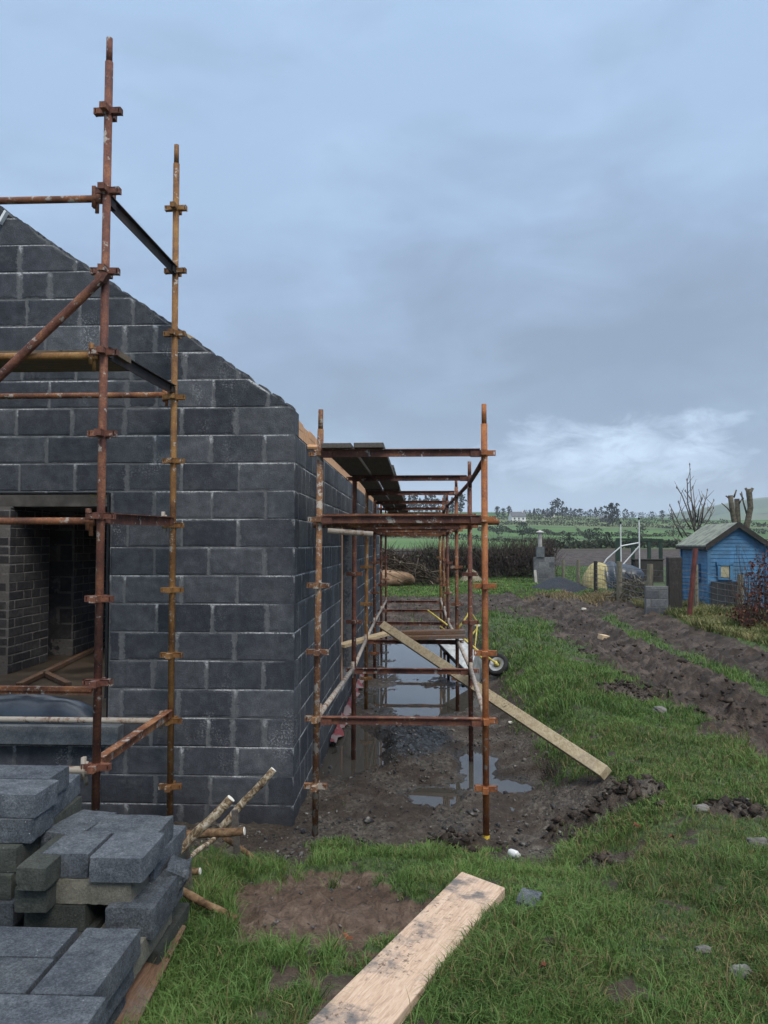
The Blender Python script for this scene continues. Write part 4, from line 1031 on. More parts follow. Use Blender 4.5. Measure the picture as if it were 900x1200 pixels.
mb = MB(); a = P(833, 699, SY-.1); b = P(866, 699, SY-.1); mb.box(((a[0]+b[0])/2, SY-.12, a[2]+.03), (b[0]-a[0], .04, .74)); tag(obj('dark_panel', mb, m_simple('slate coloured panel', (.016, .018, .020), (.035, .038, .042), 6), None), 'dark slate coloured panel leaning against the front of the blue shed', 'panel')

# ------------------------------------------------------------------ wire fence along the track
fen = thing('wire_fence', tuple(ghit(740, 708)), 'wire mesh fence on weathered wooden posts along the far side of the muddy track', 'fence')
tops = []
for px, pb_, pt, mm, r in ((645, 682, 651, M_DARKW, .06), (660, 683, 656, M_POST, .05), (677.6, 689, 656, M_POST, .05), (698, 695, 657.5, M_DARKW, .05), (726, 704, 658, M_POST, .065), (762, 715, 661, M_POST, .065), (815, 716, 662, M_POST, .06), (868, 726, 656, M_POST, .055), (930, 742, 640, M_POST, .055)):
    g = ghit(px, pb_) if px < 900 else np.array((6.75, 13.0, gz(6.75, 13.0)))
    zt_ = float(P(px, pt, g[1])[2]) if px < 860 else g[2]+1.1
    r *= 1.4; mb = MB(); mb.tube((g[0], g[1], g[2]-.1), (g[0]+.01, g[1], zt_), r, r*.94, 9); obj('post', mb, mm, fen)
    tops.append((np.array((g[0], g[1]-.06, g[2])), zt_))
mb = MB()
for (g0, t0_), (g1, t1_) in zip(tops[:-1], tops[1:]):
    for q in range(7):
        f = .08+q*.14
        a = np.array((g0[0], g0[1], g0[2]+f*(t0_-g0[2])*.95)); b = np.array((g1[0], g1[1], g1[2]+f*(t1_-g1[2])*.95)); m_ = (a+b)/2-np.array((0, 0, .03))
        mb.path([a, m_, b], .009, 4)
    n = max(3, int(np.linalg.norm(g1-g0)/.32))
    for i in range(1, n):
        t = i/n; a = g0+(g1-g0)*t; h = (t0_-g0[2])*(1-t)+(t1_-g1[2])*t; mb.tube((a[0], a[1], a[2]+.05), (a[0], a[1], a[2]+h*.84), .004, .004, 4)
obj('wire_mesh', mb, m_simple('grey fence wire', (.09, .09, .09), (.17, .17, .165), 9, .6), fen)
mb = MB(); a = P(807, 712, 19.8); b = P(815, 642.5, 19.9); a[2] = gz(a[0], a[1])-.05
d = Vector(b-a).normalized(); mb.lathe((0, 0, 0), [(.062, 0), (.062, 1), (.050, 1), (.050, .8)], 16)
q = d.to_track_quat('Z', 'Y').to_matrix(); Lp = float(np.linalg.norm(b-a)); mb.v = [tuple(q @ Vector((v[0], v[1], v[2]*Lp))+Vector(a)) for v in mb.v]
tag(obj('drain_pipe', mb, m_simple('dark red brown plastic', (.075, .022, .018), (.13, .042, .032), 4, .5), smooth=False), 'dark red pipe leaning upright against the fence post by the blue shed', 'pipe')
mb = MB(); a = P(784, 714, 21.3); b = P(799, 653, 21.3); mb.box(((a[0]+b[0])/2, 21.4, (.2+b[2])/2), (b[0]-a[0], .25, b[2]-.2)); tag(obj('gate_pillar', mb, M_DARKW, bevel=.02), 'thick dark timber pillar standing left of the blue shed', 'pillar')
a = P(757, 716, 21.0); b = P(784, 687, 21.0); 
bw = block_wall(float(a[0]), float(b[0])-.02, .1, float(b[2]), (0, 21.0, 0), (1, 0, 0), (0, -1, 0), .15, seed=31, t0=.3)
M_BLOCKL = m_block('light grey concrete block wall', (2.0, 1.95, 1.8), (.12, .12, .11), .2)
tag(obj('low_block_wall', bw, M_BLOCKL), 'low light grey block wall between the fence post and the dark pillar', 'wall')
a = P(626, 694, 33.0); b = P(650, 653, 33.0)
bw = block_wall(float(a[0]), float(b[0]), .3, float(b[2]), (0, 33.0, 0), (1, 0, 0), (0, -1, 0), .2, seed=33, t0=.3)
tag(obj('yard_wall', bw, M_BLOCKL), 'grey block wall with a pale flue standing on it, at the end of the lawn', 'wall')
fl = thing('flue', P(633, 653, 33.1), 'pale round flue with a flat cap rising above the grey yard wall', 'flue')
mb = MB(); a = P(633, 655, 33.1); mb.box((a[0], 33.1, float(b[2])+.22), (.32, .3, .44)); obj('base', mb, M_CONC, fl)
M_PALEM = m_simple('pale metal pipe', (.26, .25, .23), (.38, .37, .35), 4, .6)
t_ = P(633, 624, 33.1); mb = MB(); mb.tube((a[0], 33.1, float(b[2])+.44), (a[0], 33.1, t_[2]), .085, .08, 12); obj('pipe', mb, M_PALEM, fl)
mb = MB(); mb.lathe((a[0], 33.1, t_[2]), [(.001, .10), (.16, .03), (.17, 0), (.001, .0)], 14); obj('cap', mb, M_PALEM, fl)
mb = MB(); mb.bar(P(629, 691, 32.7), P(627, 668, 32.8), .10, .05, (0, 1, 0)); tag(obj('leaning_board', mb, m_simple('whitened board', (.32, .30, .26), (.42, .40, .36), 6)), 'short whitish board leaning on the end of the grey yard wall', 'board')
a = ghit(868, 721); mb = MB(); mb.bar((a[0], a[1], a[2]-.05), P(867.5, 705, a[1]), .055, .03, (0, 1, 0)); tag(obj('white_stake', mb, m_simple('white painted wood', (.45, .44, .41), (.58, .57, .54), 9)), 'short white wooden stake in the verge in front of the russet hedge', 'stake')

def mound(name, mat, cx, cy, rx, ry, h, seed, label, cat, amp=.25, n=40, base=None):
    u = np.linspace(-1.25, 1.25, n); U, Vv = np.meshgrid(u, u); U = U.ravel(); Vv = Vv.ravel(); r = np.sqrt(U**2+Vv**2)
    z = np.clip(1-r, 0, 1)**.9*h; z = z*(1+amp*fbm(U*3+seed, Vv*3, 4))-np.clip(r-1, 0, 1)*.3
    X = cx+U*rx; Y = cy+Vv*ry; Z = ground_z(X, Y, False)+z
    ii = (np.arange(n-1)[:, None]*n+np.arange(n-1)[None]).ravel()
    return tag(obj(name, npmesh(name, np.stack([X, Y, Z], 1), np.stack([ii, ii+1, ii+n+1, ii+n], 1), None, True), mat), label, cat)
g = ghit(661, 694); mound('gravel_heap', m_simple('dark blue gravel', (.022, .026, .033), (.055, .062, .074), 40, .9, 1.0, .2, .03), g[0], g[1]+.9, 1.15, 1.1, .50, 3, 'low heap of dark grey gravel at the far end of the track', 'gravel heap', .12)

# tarpaulin covered heap, poles and green frame behind the fence
th = thing('tarpaulin_heap', P(706, 692, 30), 'rounded heap wrapped in yellow and black plastic sheets behind the wire fence', 'covered heap')
def drape(x0, x1, zb, zt_, yc, ry, n1, n2, seed, bulge):
    V = []
    for i in range(n1):
        u = i/(n1-1); x = x0+(x1-x0)*u
        for j in range(n2):
            a = math.pi*(j/(n2-1)*1.16-.08); e = bulge(u)
            w_ = 1+.07*float(fbm(x*4+seed, a*2.2, 3))
            V.append((x+.03*math.sin(a*5+seed), yc-math.cos(a)*ry*e*w_, zb+(zt_-zb)*max(0, math.sin(a))**.8*e*w_))
    F = [(i*n2+j, (i+1)*n2+j, (i+1)*n2+j+1, i*n2+j+1) for i in range(n1-1) for j in range(n2-1)]
    return V, F
a = P(684, 692, 30); b = P(711, 660, 30); c_ = P(729, 692, 30); d_ = P(753, 676, 30.4)
M_YTARP = m_simple('dirty yellow sheet', (.25, .21, .085), (.40, .345, .17), 9, .6, .5, .3, .03)
V, F = drape(a[0], b[0], a[2]-.05, b[2], 30.4, .62, 14, 24, 3, lambda u: math.sqrt(max(.02, 1-(1-min(1, u*1.25+.03))**2)))
obj('yellow_sheet', npmesh('yellow_sheet', V, F, None, True), M_YTARP, th)
V, F = drape(b[0]-.06, c_[0], a[2]-.05, b[2]+.02, 30.4, .66, 16, 26, 8, lambda u: 1.0-.06*math.sin(u*9))
obj('black_sheet', npmesh('black_sheet', V, F, None, True), M_TARP, th)
V, F = drape(c_[0]-.05, d_[0], d_[2]-.1, b[2]-.03, 30.6, .6, 12, 22, 12, lambda u: 1.0-.35*u**2)
obj('black_sheet', npmesh('black_sheet', V, F, None, True), M_TARP, th)
mb = MB(); m_ = P(740, 690, 30.6); mb.box(((c_[0]+d_[0])/2-.05, 30.6, (d_[2]-.08+.35)/2), (d_[0]-c_[0]-.15, .8, d_[2]-.08-.35)); obj('timber_core', mb, M_BOARD, th)
pf = thing('pole_frame', P(738, 680, 31.6), 'frame of two white upright poles with slanting stays behind the covered heap', 'pole frame')
M_WHT = m_simple('chalky white metal', (.48, .50, .50), (.62, .64, .64), 6, .5)
Yp = 31.6
def gp(px, py): return P(px, py, Yp)
for px, pt in ((727.2, 614), (748.8, 609)):
    q = gp(px, pt); mb = MB(); mb.tube((q[0], Yp, .4), q, .027, .027, 8); o = obj('pole', mb, M_WHT, pf)
    mb = MB(); mb.tube(q, q+np.array((0, 0, .09)), .045, .04, 8); obj('cap', mb, M_BLACKP, o)
for a, b in (((727, 640), (749, 636)), ((749, 640), (728, 664)), ((727, 641), (711, 655)), ((711, 655), (703, 668))):
    mb = MB(); mb.tube(gp(*a), gp(*b), .026, .026, 8); obj('stay', mb, M_WHT, pf)
gf = thing('swing_frame', P(750, 682, 34), 'dark green timber frame with a long top beam standing in the garden', 'frame')
M_GRN = m_simple('dark green timber', (.012, .028, .020), (.025, .05, .036), 5, .6)
for px in (724, 741.5, 760.5, 774):
    q = P(px, 633, 34); mb = MB(); mb.box((q[0], 34, (q[2]+.4)/2), (.13 if px != 724 else .2, .13, q[2]-.4)); obj('post', mb, M_GRN, gf)
mb = MB(); mb.bar(P(722, 632, 34), P(776, 633, 34), .16, .10); obj('beam', mb, M_GRN, gf)
q0 = P(744, 680, 33.6); q1 = P(777, 656, 33.6); mb = MB(); mb.box(((q0[0]+q1[0])/2, 33.8, (.35+q1[2])/2), (q1[0]-q0[0], .5, q1[2]-.35)); mb.box(((q0[0]+q1[0])/2, 33.8, q1[2]+.01), (q1[0]-q0[0]+.08, .56, .05))
tag(obj('garden_box', mb, M_DARKW, bevel=.015), 'black timber box under the dark green frame', 'box')
# boulder, pale mound
def rock(name, mat, c, r, seed, label, cat, flat=.0, amp=.16):
    n, m = 40, 24; th_ = np.linspace(0, 2*np.pi, n, endpoint=False); ph_ = np.linspace(.02, np.pi-.02, m)
    T, Ph = np.meshgrid(th_, ph_); x = np.cos(T)*np.sin(Ph); y = np.sin(T)*np.sin(Ph); z = np.cos(Ph)
    rr = 1+amp*(fbm(x*1.5+seed+z, y*1.5+z*.7, 4))
    V = np.stack([(np.sign(x)*np.abs(x)**.85*rr*r[0]).ravel()+c[0], (y*rr*r[1]).ravel()+c[1], (z*rr*r[2]).ravel()+c[2]], 1)
    F = np.array([(j*n+i, (j+1)*n+i, (j+1)*n+(i+1) % n, j*n+(i+1) % n) for j in range(m-1) for i in range(n)])
    return tag(obj(name, npmesh(name, V, F, None, True), mat), label, cat)
g = ghit(455, 688); rock('boulder', M_ROCK, (g[0]+.05, g[1]+.5, g[2]+.30), (1.02, .6, .36), 2, 'big rounded tan boulder on the lawn seen through the scaffold', 'boulder')
g = ghit(553, 682); mound('earth_heap', m_simple('pale mossy earth', (.12, .11, .06), (.25, .22, .16), 5, .9, .8, .2, .05), g[0], g[1]+.6, .5, .5, .62, 9, 'small pale earth heap on the lawn behind the orange scaffold post', 'earth heap', .3)
# stones, clods and litter
def stone(px, py, r, mat, label, cat='stone', name='stone', z=.0):
    g = ghit(px, py); g[2] = gz(g[0], g[1]); return rock(name, mat, (g[0], g[1], g[2]+r*.35+z), (r, r*.8, r*.6), px*.1, label, cat, amp=.35)
M_ST = m_simple('grey field stone', (.085, .08, .075), (.17, .165, .155), 14, .85); M_STP = m_simple('pale broken stone', (.36, .34, .29), (.50, .48, .43), 14, .85)
stone(773, 836, .075, M_ST, 'light grey stone at the left edge of the muddy track')
stone(598, 848, .03, M_STP, 'tiny pale stone in the mud just right of the orange scaffold post')
stone(822, 950, .06, M_ST, 'grey stone half sunk in the worn grass beside the track')
stone(888, 994, .06, M_ST, 'flat brownish stone at the right edge of the picture')
stone(868, 1143, .04, M_ST, 'small grey stone in the grass near the lower right corner')
stone(824, 1118, .03, M_ST, 'small grey stone in the foreground grass right of the plank')
stone(684, 716, .07, M_STP, 'pale stone on the far part of the muddy track')
stone(560, 735, .07, M_STP, 'white stone on the mud behind the scaffold')
g = ghit(707, 750); mb = MB(); mb.box((0, 0, 0), (.20, .15, .10)); o = obj('timber_offcut', mb, m_wood('pale offcut', (.45, .33, .2), (.55, .42, .27), (.62, .5, .36), 0), bevel=.005); o.location = tuple(g+np.array((0, 0, .0))); o.rotation_euler = (.1, .15, .5); tag(o, 'pale square timber offcut lying in the middle of the muddy track', 'timber')
g = ghit(602, 1006); g[2] = gz(g[0], g[1])
cup = thing('bottle', g, 'small white plastic bottle lying in the mud to the right of the orange scaffold foot', 'bottle')
mb = MB(); mb.lathe((0, 0, 0), [(.001, 0), (.020, 0), (.022, .008), (.022, .055), (.012, .068)], 14); mc = MB(); mc.lathe((0, 0, .066), [(.013, 0), (.013, .018), (.001, .018)], 12)
Mq = Matrix.Rotation(.5, 3, 'Z') @ Matrix.Rotation(R(82), 3, 'X')
for q in (mb, mc): q.v = [tuple(Mq @ Vector((v[0]*1.2, v[1]*1.2, v[2]*1.2-.04))+Vector(g)+Vector((0, 0, .035))) for v in q.v]
bt = obj('body', mb, m_simple('white bottle plastic', (.55, .56, .55), (.66, .67, .66), 30, .4), cup, True); obj('lid', mc, m_simple('grey lid plastic', (.42, .42, .42), (.5, .5, .5), 30, .4), cup, True)
M_LEAF = m_simple('red brown dead leaf', (.11, .028, .015), (.18, .06, .028), 40, .7)
for (px, py, lab) in ((636, 1152, 'reddish dead leaf in the foreground grass below the broken block piece'), (747, 980, 'red dead leaf on the grass right of the mud clods'), (787, 990, 'orange brown dead leaf on the grass near the track'), (408, 1111, 'brown dead leaf at the edge of the bare earth patch')):
    g = ghit(px, py); n = 7; V = [(0, 0, 0)]
    for i in range(n*2):
        a = 2*math.pi*i/(n*2); r_ = (.024 if i % 2 else .016)*(1.25 if abs(math.cos(a)) > .8 else .8); V.append((r_*math.cos(a), r_*math.sin(a)*.75, .010*math.cos(2*a)))
    mb = MB(); mb.add(V, [(0, 1+i, 1+(i+1) % (n*2)) for i in range(n*2)]); o = obj('dead_leaf', mb, M_LEAF); g[2] = gz(g[0], g[1]); o.location = tuple(g+np.array((0, 0, .045))); o.rotation_euler = (.35, .2, px); tag(o, lab, 'leaf')

# ------------------------------------------------------------------ vegetation
def m_leaf(name, rough=.7, trans=.25):
    s = NT(name); c = s.attr('col', 'Color'); s.set(s.p.inputs['Base Color'], c); s.p.inputs['Roughness'].default_value = rough
    s.p.inputs['Specular IOR Level'].default_value = .2
    if trans:
        t = s.n('ShaderNodeBsdfTranslucent'); s.l(c, t.inputs[0]); mx = s.n('ShaderNodeMixShader'); mx.inputs[0].default_value = trans
        s.l(s.p.outputs[0], mx.inputs[1]); s.l(t.outputs[0], mx.inputs[2]); s.l(mx.outputs[0], s.out.inputs[0])
    return s.m
M_GRASS = m_leaf('grass blades', .55, .25); M_FOL = m_leaf('foliage', .75, .15)
def blades(x, y, h, wd, lean, cols, zoff=-.01):
    n = len(x); z = ground_z(x, y)+zoff
    a = rng.uniform(0, 2*np.pi, n); b = rng.uniform(0, 2*np.pi, n)
    wx, wy = np.cos(a)*wd/2, np.sin(a)*wd/2; lx, ly = np.cos(b)*lean*h, np.sin(b)*lean*h
    V = np.empty((n, 5, 3))
    V[:, 0] = np.stack([x-wx, y-wy, z], 1); V[:, 1] = np.stack([x+wx, y+wy, z], 1)
    V[:, 2] = np.stack([x+wx*.8+lx*.35, y+wy*.8+ly*.35, z+h*.6], 1); V[:, 3] = np.stack([x-wx*.8+lx*.35, y-wy*.8+ly*.35, z+h*.6], 1)
    V[:, 4] = np.stack([x+lx, y+ly, z+h*(1-.35*np.minimum(lean, 1.3))], 1)
    o = np.arange(n)[:, None]*5
    F = np.concatenate([o+np.array([[0, 1, 2]]), o+np.array([[0, 2, 3]]), o+np.array([[3, 2, 4]])], 0)
    C = np.repeat(cols[:, None, :], 5, 1); C[:, 4] *= 1.12
    return V.reshape(-1, 3), F, C.reshape(-1, 3)
def gcol(n, x, y, dry=.13):
    t = rng.random(n)[:, None]; k = np.clip(.5+1.3*fbm(x*1.1, y*1.1, 4)+.25*rng.standard_normal(n), 0, 1)[:, None]
    a = np.array((.036, .092, .018)); b = np.array((.100, .190, .044)); c = np.array((.20, .235, .088))
    col = (a*(1-k)+b*k)*(1-.35*t)+c*.35*t
    d = rng.random(n) < dry*(.45+4.5*np.clip(fbm(x*1.1+9, y*1.1, 3)-.05, 0, 1)+1.2*sst(.2, 1.4, x)*(y < 8))
    col[d] = np.array((.20, .16, .075))*rng.uniform(.6, 1.1, (d.sum(), 1))
    return col
def sample(n, y0, y1, pw_=1.6):
    u = rng.random(n); e = 1-pw_; y = (y0**e+u*(y1**e-y0**e))**(1/e)
    xl = -.60*y-.6; xr = .54*y+.9; x = xl+(xr-xl)*rng.random(n); return x, y
Vs, Fs, Cs = [], [], []; off = 0
def push(r):
    global off
    Vs.append(r[0]); Fs.append(r[1]+off); Cs.append(r[2]); off += len(r[0])
x, y = sample(640000, 1.5, 8.5, 1.5); g, t_, c_, p_ = masks(x, y)
def inq(x, y, m=.012):
    r = np.ones(len(x), bool)
    for i in range(4):
        a, b = PLQ[i], PLQ[(i+1) % 4]; e = b-a; nn = np.array((e[1], -e[0]))/np.linalg.norm(e[:2])
        sgn = np.sign((PLQ[(i+2) % 4]-a)[:2] @ nn); r &= ((x-a[0])*nn[0]+(y-a[1])*nn[1])*sgn > -m
    return r
k = ~inq(x, y) & (rng.random(len(x)) < g**1.5*(.55+.9*np.clip(.4+fbm(x*2.2, y*2.2, 3), 0, 1))) & ~((x < -1.12) & (y < 3.72)) & ~((x < WX+.02) & (y > GY-.02)); x, y, g = x[k], y[k], g[k]
hh_ = rng.uniform(.028, .075, len(x))*(.65+1.1*np.clip(.35+fbm(x*1.5+7, y*1.5, 3), 0, 1.2))*(.5+.5*g)*(1+.6*sst(-.2, -1.0, x))
push(blades(x, y, hh_, rng.uniform(.0028, .0055, len(x)), rng.uniform(.15, 1.25, len(x)), gcol(len(x), x, y)))
x, y = sample(260000, 5.2, 12.5, 1.0001); g = masks(x, y)[0]; k = (rng.random(len(x)) < g**1.4*(.5+.9*np.clip(.4+fbm(x*2.2, y*2.2, 3), 0, 1))) & ~((x < WX+.02) & (y > GY-.02)); x, y = x[k], y[k]
push(blades(x, y, rng.uniform(.04, .095, len(x))*(.6+1.0*np.clip(.35+fbm(x*1.5+7, y*1.5, 3), 0, 1.2)), rng.uniform(.006, .010, len(x)), rng.uniform(.15, 1.25, len(x)), gcol(len(x), x, y)))
# longer tufts
tx, ty = sample(2600, 2.2, 9, 1.4); g = masks(tx, ty)[0]; kk = (rng.random(2600) < g*np.clip(.25+fbm(tx*1.1+3, ty*1.1, 2)+.5*sst(0, -1, tx), 0, 1)) & ~((tx < -1.1) & (ty < 3.72)) & ~((tx < WX) & (ty > GY-.05)); tx, ty = tx[kk], ty[kk]
x = np.repeat(tx, 26)+rng.normal(0, .022, len(tx)*26); y = np.repeat(ty, 26)+rng.normal(0, .022, len(tx)*26)
k = ~inq(x, y, .03); x, y = x[k], y[k]
push(blades(x, y, rng.uniform(.06, .15, len(x)), rng.uniform(.003, .006, len(x)), rng.uniform(.25, 1.3, len(x)), gcol(len(x), x, y, .10)))
mx_ = []; my_ = []
for cx, cy, rx, ry, h in MOUNDS:
    q = int(260*rx*ry/.06); mx_.append(rng.normal(cx, rx*.75, q)); my_.append(rng.normal(cy, ry*.75, q))
MX_, MY_ = np.concatenate(mx_), np.concatenate(my_)
# sparse sprigs in the mud near the grass edge
x, y = sample(60000, 4, 12, 1.3); g, t_, c_, p_ = masks(x, y); k = (rng.random(len(x)) < .10*(1-g)*(fbm(x*2.5, y*2.5, 3) > .22)) & (pudm(x, y) < .1) & ~((x < WX+.02) & (y > GY-.02)); x, y = x[k], y[k]
push(blades(x, y, rng.uniform(.02, .05, len(x)), rng.uniform(.003, .006, len(x)), rng.uniform(.3, 1.2, len(x)), gcol(len(x), x, y, .25)))
# bank, strip and lawn further off
x, y = sample(240000, 8.5, 30, 1.3); g, t_, c_, p_ = masks(x, y); k = (rng.random(len(x)) < g**1.3*(.6+.6*fbm(x*1.5, y*1.5, 3))) & ~((x < WX+.05) & (y < BY+.1)) & (x < 7.6); x, y = x[k], y[k]
tall = .6+1.2*np.clip(.3+fbm(x*.9+7, y*.9, 3), 0, 1)
push(blades(x, y, rng.uniform(.05, .12, len(x))*tall, rng.uniform(.008, .016, len(x))*(y/11), rng.uniform(.2, 1.1, len(x)), gcol(len(x), x, y, .07)))
x, y = sample(90000, 27, 44, 1.2); k = (x > -14) & (x < 9); x, y = x[k], y[k]
push(blades(x, y, rng.uniform(.05, .11, len(x)), rng.uniform(.03, .05, len(x)), rng.uniform(.2, .9, len(x)), gcol(len(x), x, y, .04)*1.15))
gm_ = npmesh('grass', np.concatenate(Vs), np.concatenate(Fs), {'col': np.concatenate(Cs)})
tag(obj('grass', gm_, M_GRASS), kind='stuff')
# rank yellowish grass on the verge under the fence
n = 42000; y = 10+rng.random(n)**1.2*13.5; x = 6.25+.15*np.sin(y)+rng.random(n)*2.6
k = (x > 6.12+.35*fbm(y*.7, y*.2, 2)) & ~((x > SX0-.05) & (y > SY-.05)); x, y = x[k], y[k]; n = len(x)
kk = np.clip(.5+fbm(x*1.3, y*1.0, 3)+.25*rng.standard_normal(n), 0, 1)[:, None]
cc = np.array((.08, .12, .03))*(1-kk)+np.array((.28, .245, .11))*kk; cc *= rng.uniform(.65, 1.15, (n, 1))
V, F, C = blades(x, y, rng.uniform(.12, .36, n)*(.5+.8*np.clip(.4+fbm(x*1.1, y*1.1, 2), 0, 1)), rng.uniform(.012, .022, n), rng.uniform(.3, 1.3, n), cc)
tag(obj('rank_grass', npmesh('rank_grass', V, F, {'col': C}), M_GRASS), kind='stuff')
gf_ = ghit(705, 700); n = 5000; x = gf_[0]+rng.normal(0, .9, n); y = gf_[1]+rng.normal(-.1, .7, n)
V, F, C = blades(x, y, rng.uniform(.1, .22, n), rng.uniform(.015, .025, n), rng.uniform(.4, 1.3, n), np.array((.24, .19, .10))*rng.uniform(.5, 1.1, (n, 1)))
tag(obj('dry_grass', npmesh('dry_grass', V, F, {'col': C}), M_GRASS), kind='stuff')

# mud clods on the track and loose stones: small faceted lumps
def clods(name, x, y, r, mat, zo=.25):
    n = len(x); z = ground_z(x, y)+r*zo
    base = np.array([(1, 0, 0), (-1, 0, 0), (0, 1, 0), (0, -1, 0), (0, 0, 1), (0, 0, -1)], float)
    fc = np.array([(0, 2, 4), (2, 1, 4), (1, 3, 4), (3, 0, 4), (2, 0, 5), (1, 2, 5), (3, 1, 5), (0, 3, 5)])
    V = base[None]*(r[:, None, None]*rng.uniform(.55, 1.35, (n, 6, 1)))+rng.normal(0, .2, (n, 6, 3))*r[:, None, None]
    V[:, :, 2] *= .75; V += np.stack([x, y, z], 1)[:, None, :]
    F = (np.arange(n)[:, None, None]*6+fc[None]).reshape(-1, 3)
    return npmesh(name, V.reshape(-1, 3), F)
x, y = sample(40000, 4.5, 27, 1.5); g, t_, c_, p_ = masks(x, y)
k = (rng.random(len(x)) < t_*.55*np.clip(.35+fbm(x*1.2, y*1.2, 3)*1.3, 0, 1)) & ~((x < WX+.1) & (y < BY)); x, y = x[k], y[k]
s = NT('dark mud clods'); p = s.pos(); M_CLOD = s.fin(s.ramp(s.noise(p, 7, 4), [(.35, (.010, .0068, .005)), (.5, (.028, .019, .0135)), (.65, (.064, .046, .033))]), .75, s.noise(p, 60, 4), .7, .02)
tag(obj('mud_clods', clods('mud_clods', x, y, np.minimum(rng.lognormal(-3.75, .5, len(x)), .075), M_CLOD), M_CLOD), kind='stuff')
x, y = sample(150000, 3.6, 16, 1.4); g, t_, c_, p_ = masks(x, y)
k = (rng.random(len(x)) < np.maximum(c_, p_*.12)*(.16+.75*lump(x, y, -.12, 8.85, .6, 1.0))*(1-pudm(x, y))*(.4+.9*np.clip(.3+fbm(x*1.6, y*1.6, 2), 0, 1))) & ~((x < WX+.03) & (y > GY-.03)); x, y = x[k], y[k]
s = NT('mixed gravel stones'); p = s.pos(); M_GRV = s.fin(s.ramp(s.noise(p, 19, 2, .6), [(.35, (.018, .021, .026)), (.5, (.05, .048, .045)), (.6, (.12, .11, .10)), (.72, (.26, .25, .23))]), .75, s.noise(p, 90, 3), .5, .01)
tag(obj('loose_gravel', clods('loose_gravel', x, y, np.minimum(rng.lognormal(-4.75, .5, len(x)), .05), M_GRV), M_GRV), kind='stuff')

def twigs(n, p0, p1, r0, cols, seg=3, wob=.12):
    """thin three-sided branches from p0 to p1 (n,3), bent a little"""
    d = p1-p0; L = np.linalg.norm(d, axis=1, keepdims=True); d = d/L
    a = np.cross(d, np.array((.31, .52, .79))); a /= np.linalg.norm(a, axis=1, keepdims=True); b = np.cross(d, a)
    V = np.empty((n, seg+1, 3, 3)); ph = rng.uniform(0, 6.28, (n, 1))
    for i in range(seg+1):
        t = i/seg; c = p0+(p1-p0)*t+(a*np.sin(ph+t*4)+b*np.cos(ph*1.7+t*3))*L*wob*math.sin(math.pi*t)*.5
        r = (r0*(1-.75*t))[:, None]
        for k in range(3):
            q = 2*math.pi*k/3; V[:, i, k] = c+(a*math.cos(q)+b*math.sin(q))*r
    F = []
    for i in range(seg):
        for k in range(3):
            F.append((i*3+k, i*3+(k+1) % 3, (i+1)*3+(k+1) % 3, (i+1)*3+k))
    F = (np.arange(n)[:, None, None]*(3*(seg+1))+np.array(F)[None]).reshape(-1, 4)
    C = np.repeat(cols, 3*(seg+1), 0)
    return V.reshape(-1, 3), F, C
def leaves(c, size, cols):
    n = len(c); a = rng.normal(0, 1, (n, 3)); a /= np.linalg.norm(a, axis=1, keepdims=True); b = np.cross(a, rng.normal(0, 1, (n, 3))); b /= np.linalg.norm(b, axis=1, keepdims=True)
    s_ = size[:, None]; V = np.stack([c+a*s_, c+b*s_*.6, c-a*s_, c-b*s_*.6], 1).reshape(-1, 3)
    return V, np.arange(4*n).reshape(n, 4), np.repeat(cols, 4, 0)
def join(*rs):
    V = []; F = []; C = []; o = 0
    for v, f, c in rs: V.append(v); F.append(f+o); C.append(c); o += len(v)
    return np.concatenate(V), np.concatenate(F), np.concatenate(C)
def vmesh(name, r): return npmesh(name, r[0], r[1], {'col': r[2]})
# bare brown hedge across the end of the lawn
hx0, hx1 = float(P(425, 660, 36)[0])-9, float(P(640, 660, 36)[0])+.3
n = 9000; bx = rng.uniform(hx0, hx1, n); by = 36+rng.normal(0, .6, n); gzz = ground_z(bx, by, False)
top = 1.35+.45*fbm(bx*.55, bx*0+2, 3)+.35*rng.random(n)+.25*sst(hx1-5, hx1-1, bx)
hg = np.minimum(rng.random(n)*1.2, 1)
p0 = np.stack([bx, by, gzz+top*hg*.6], 1); p1 = p0+np.stack([rng.normal(0, .32, n), rng.normal(0, .3, n), top*rng.uniform(.25, .5, n)], 1)
c1 = np.array((.055, .042, .036))*rng.uniform(.5, 1.5, (n, 1))
m_ = 9000; lx = rng.uniform(hx0, hx1, m_); ly = 36+rng.normal(0, .55, m_); tl = 1.25+.45*fbm(lx*.55, lx*0+2, 3); lz = ground_z(lx, ly, False)+tl*rng.random(m_)**.8
gsel = np.clip(fbm(lx*.6+4, lz*.9, 3)*2+.25, 0, 1)[:, None]; c2 = np.array((.042, .032, .026))*(1-gsel)+np.array((.026, .040, .016))*gsel; c2 = c2*rng.uniform(.5, 1.4, (m_, 1))
tag(obj('bare_hedge', vmesh('bare_hedge', join(twigs(n, p0, p1, np.full(n, .012), c1), leaves(np.stack([lx, ly, lz], 1), rng.uniform(.05, .11, m_), c2))), M_FOL), 'long bare brown hedge across the far end of the lawn', 'hedge')
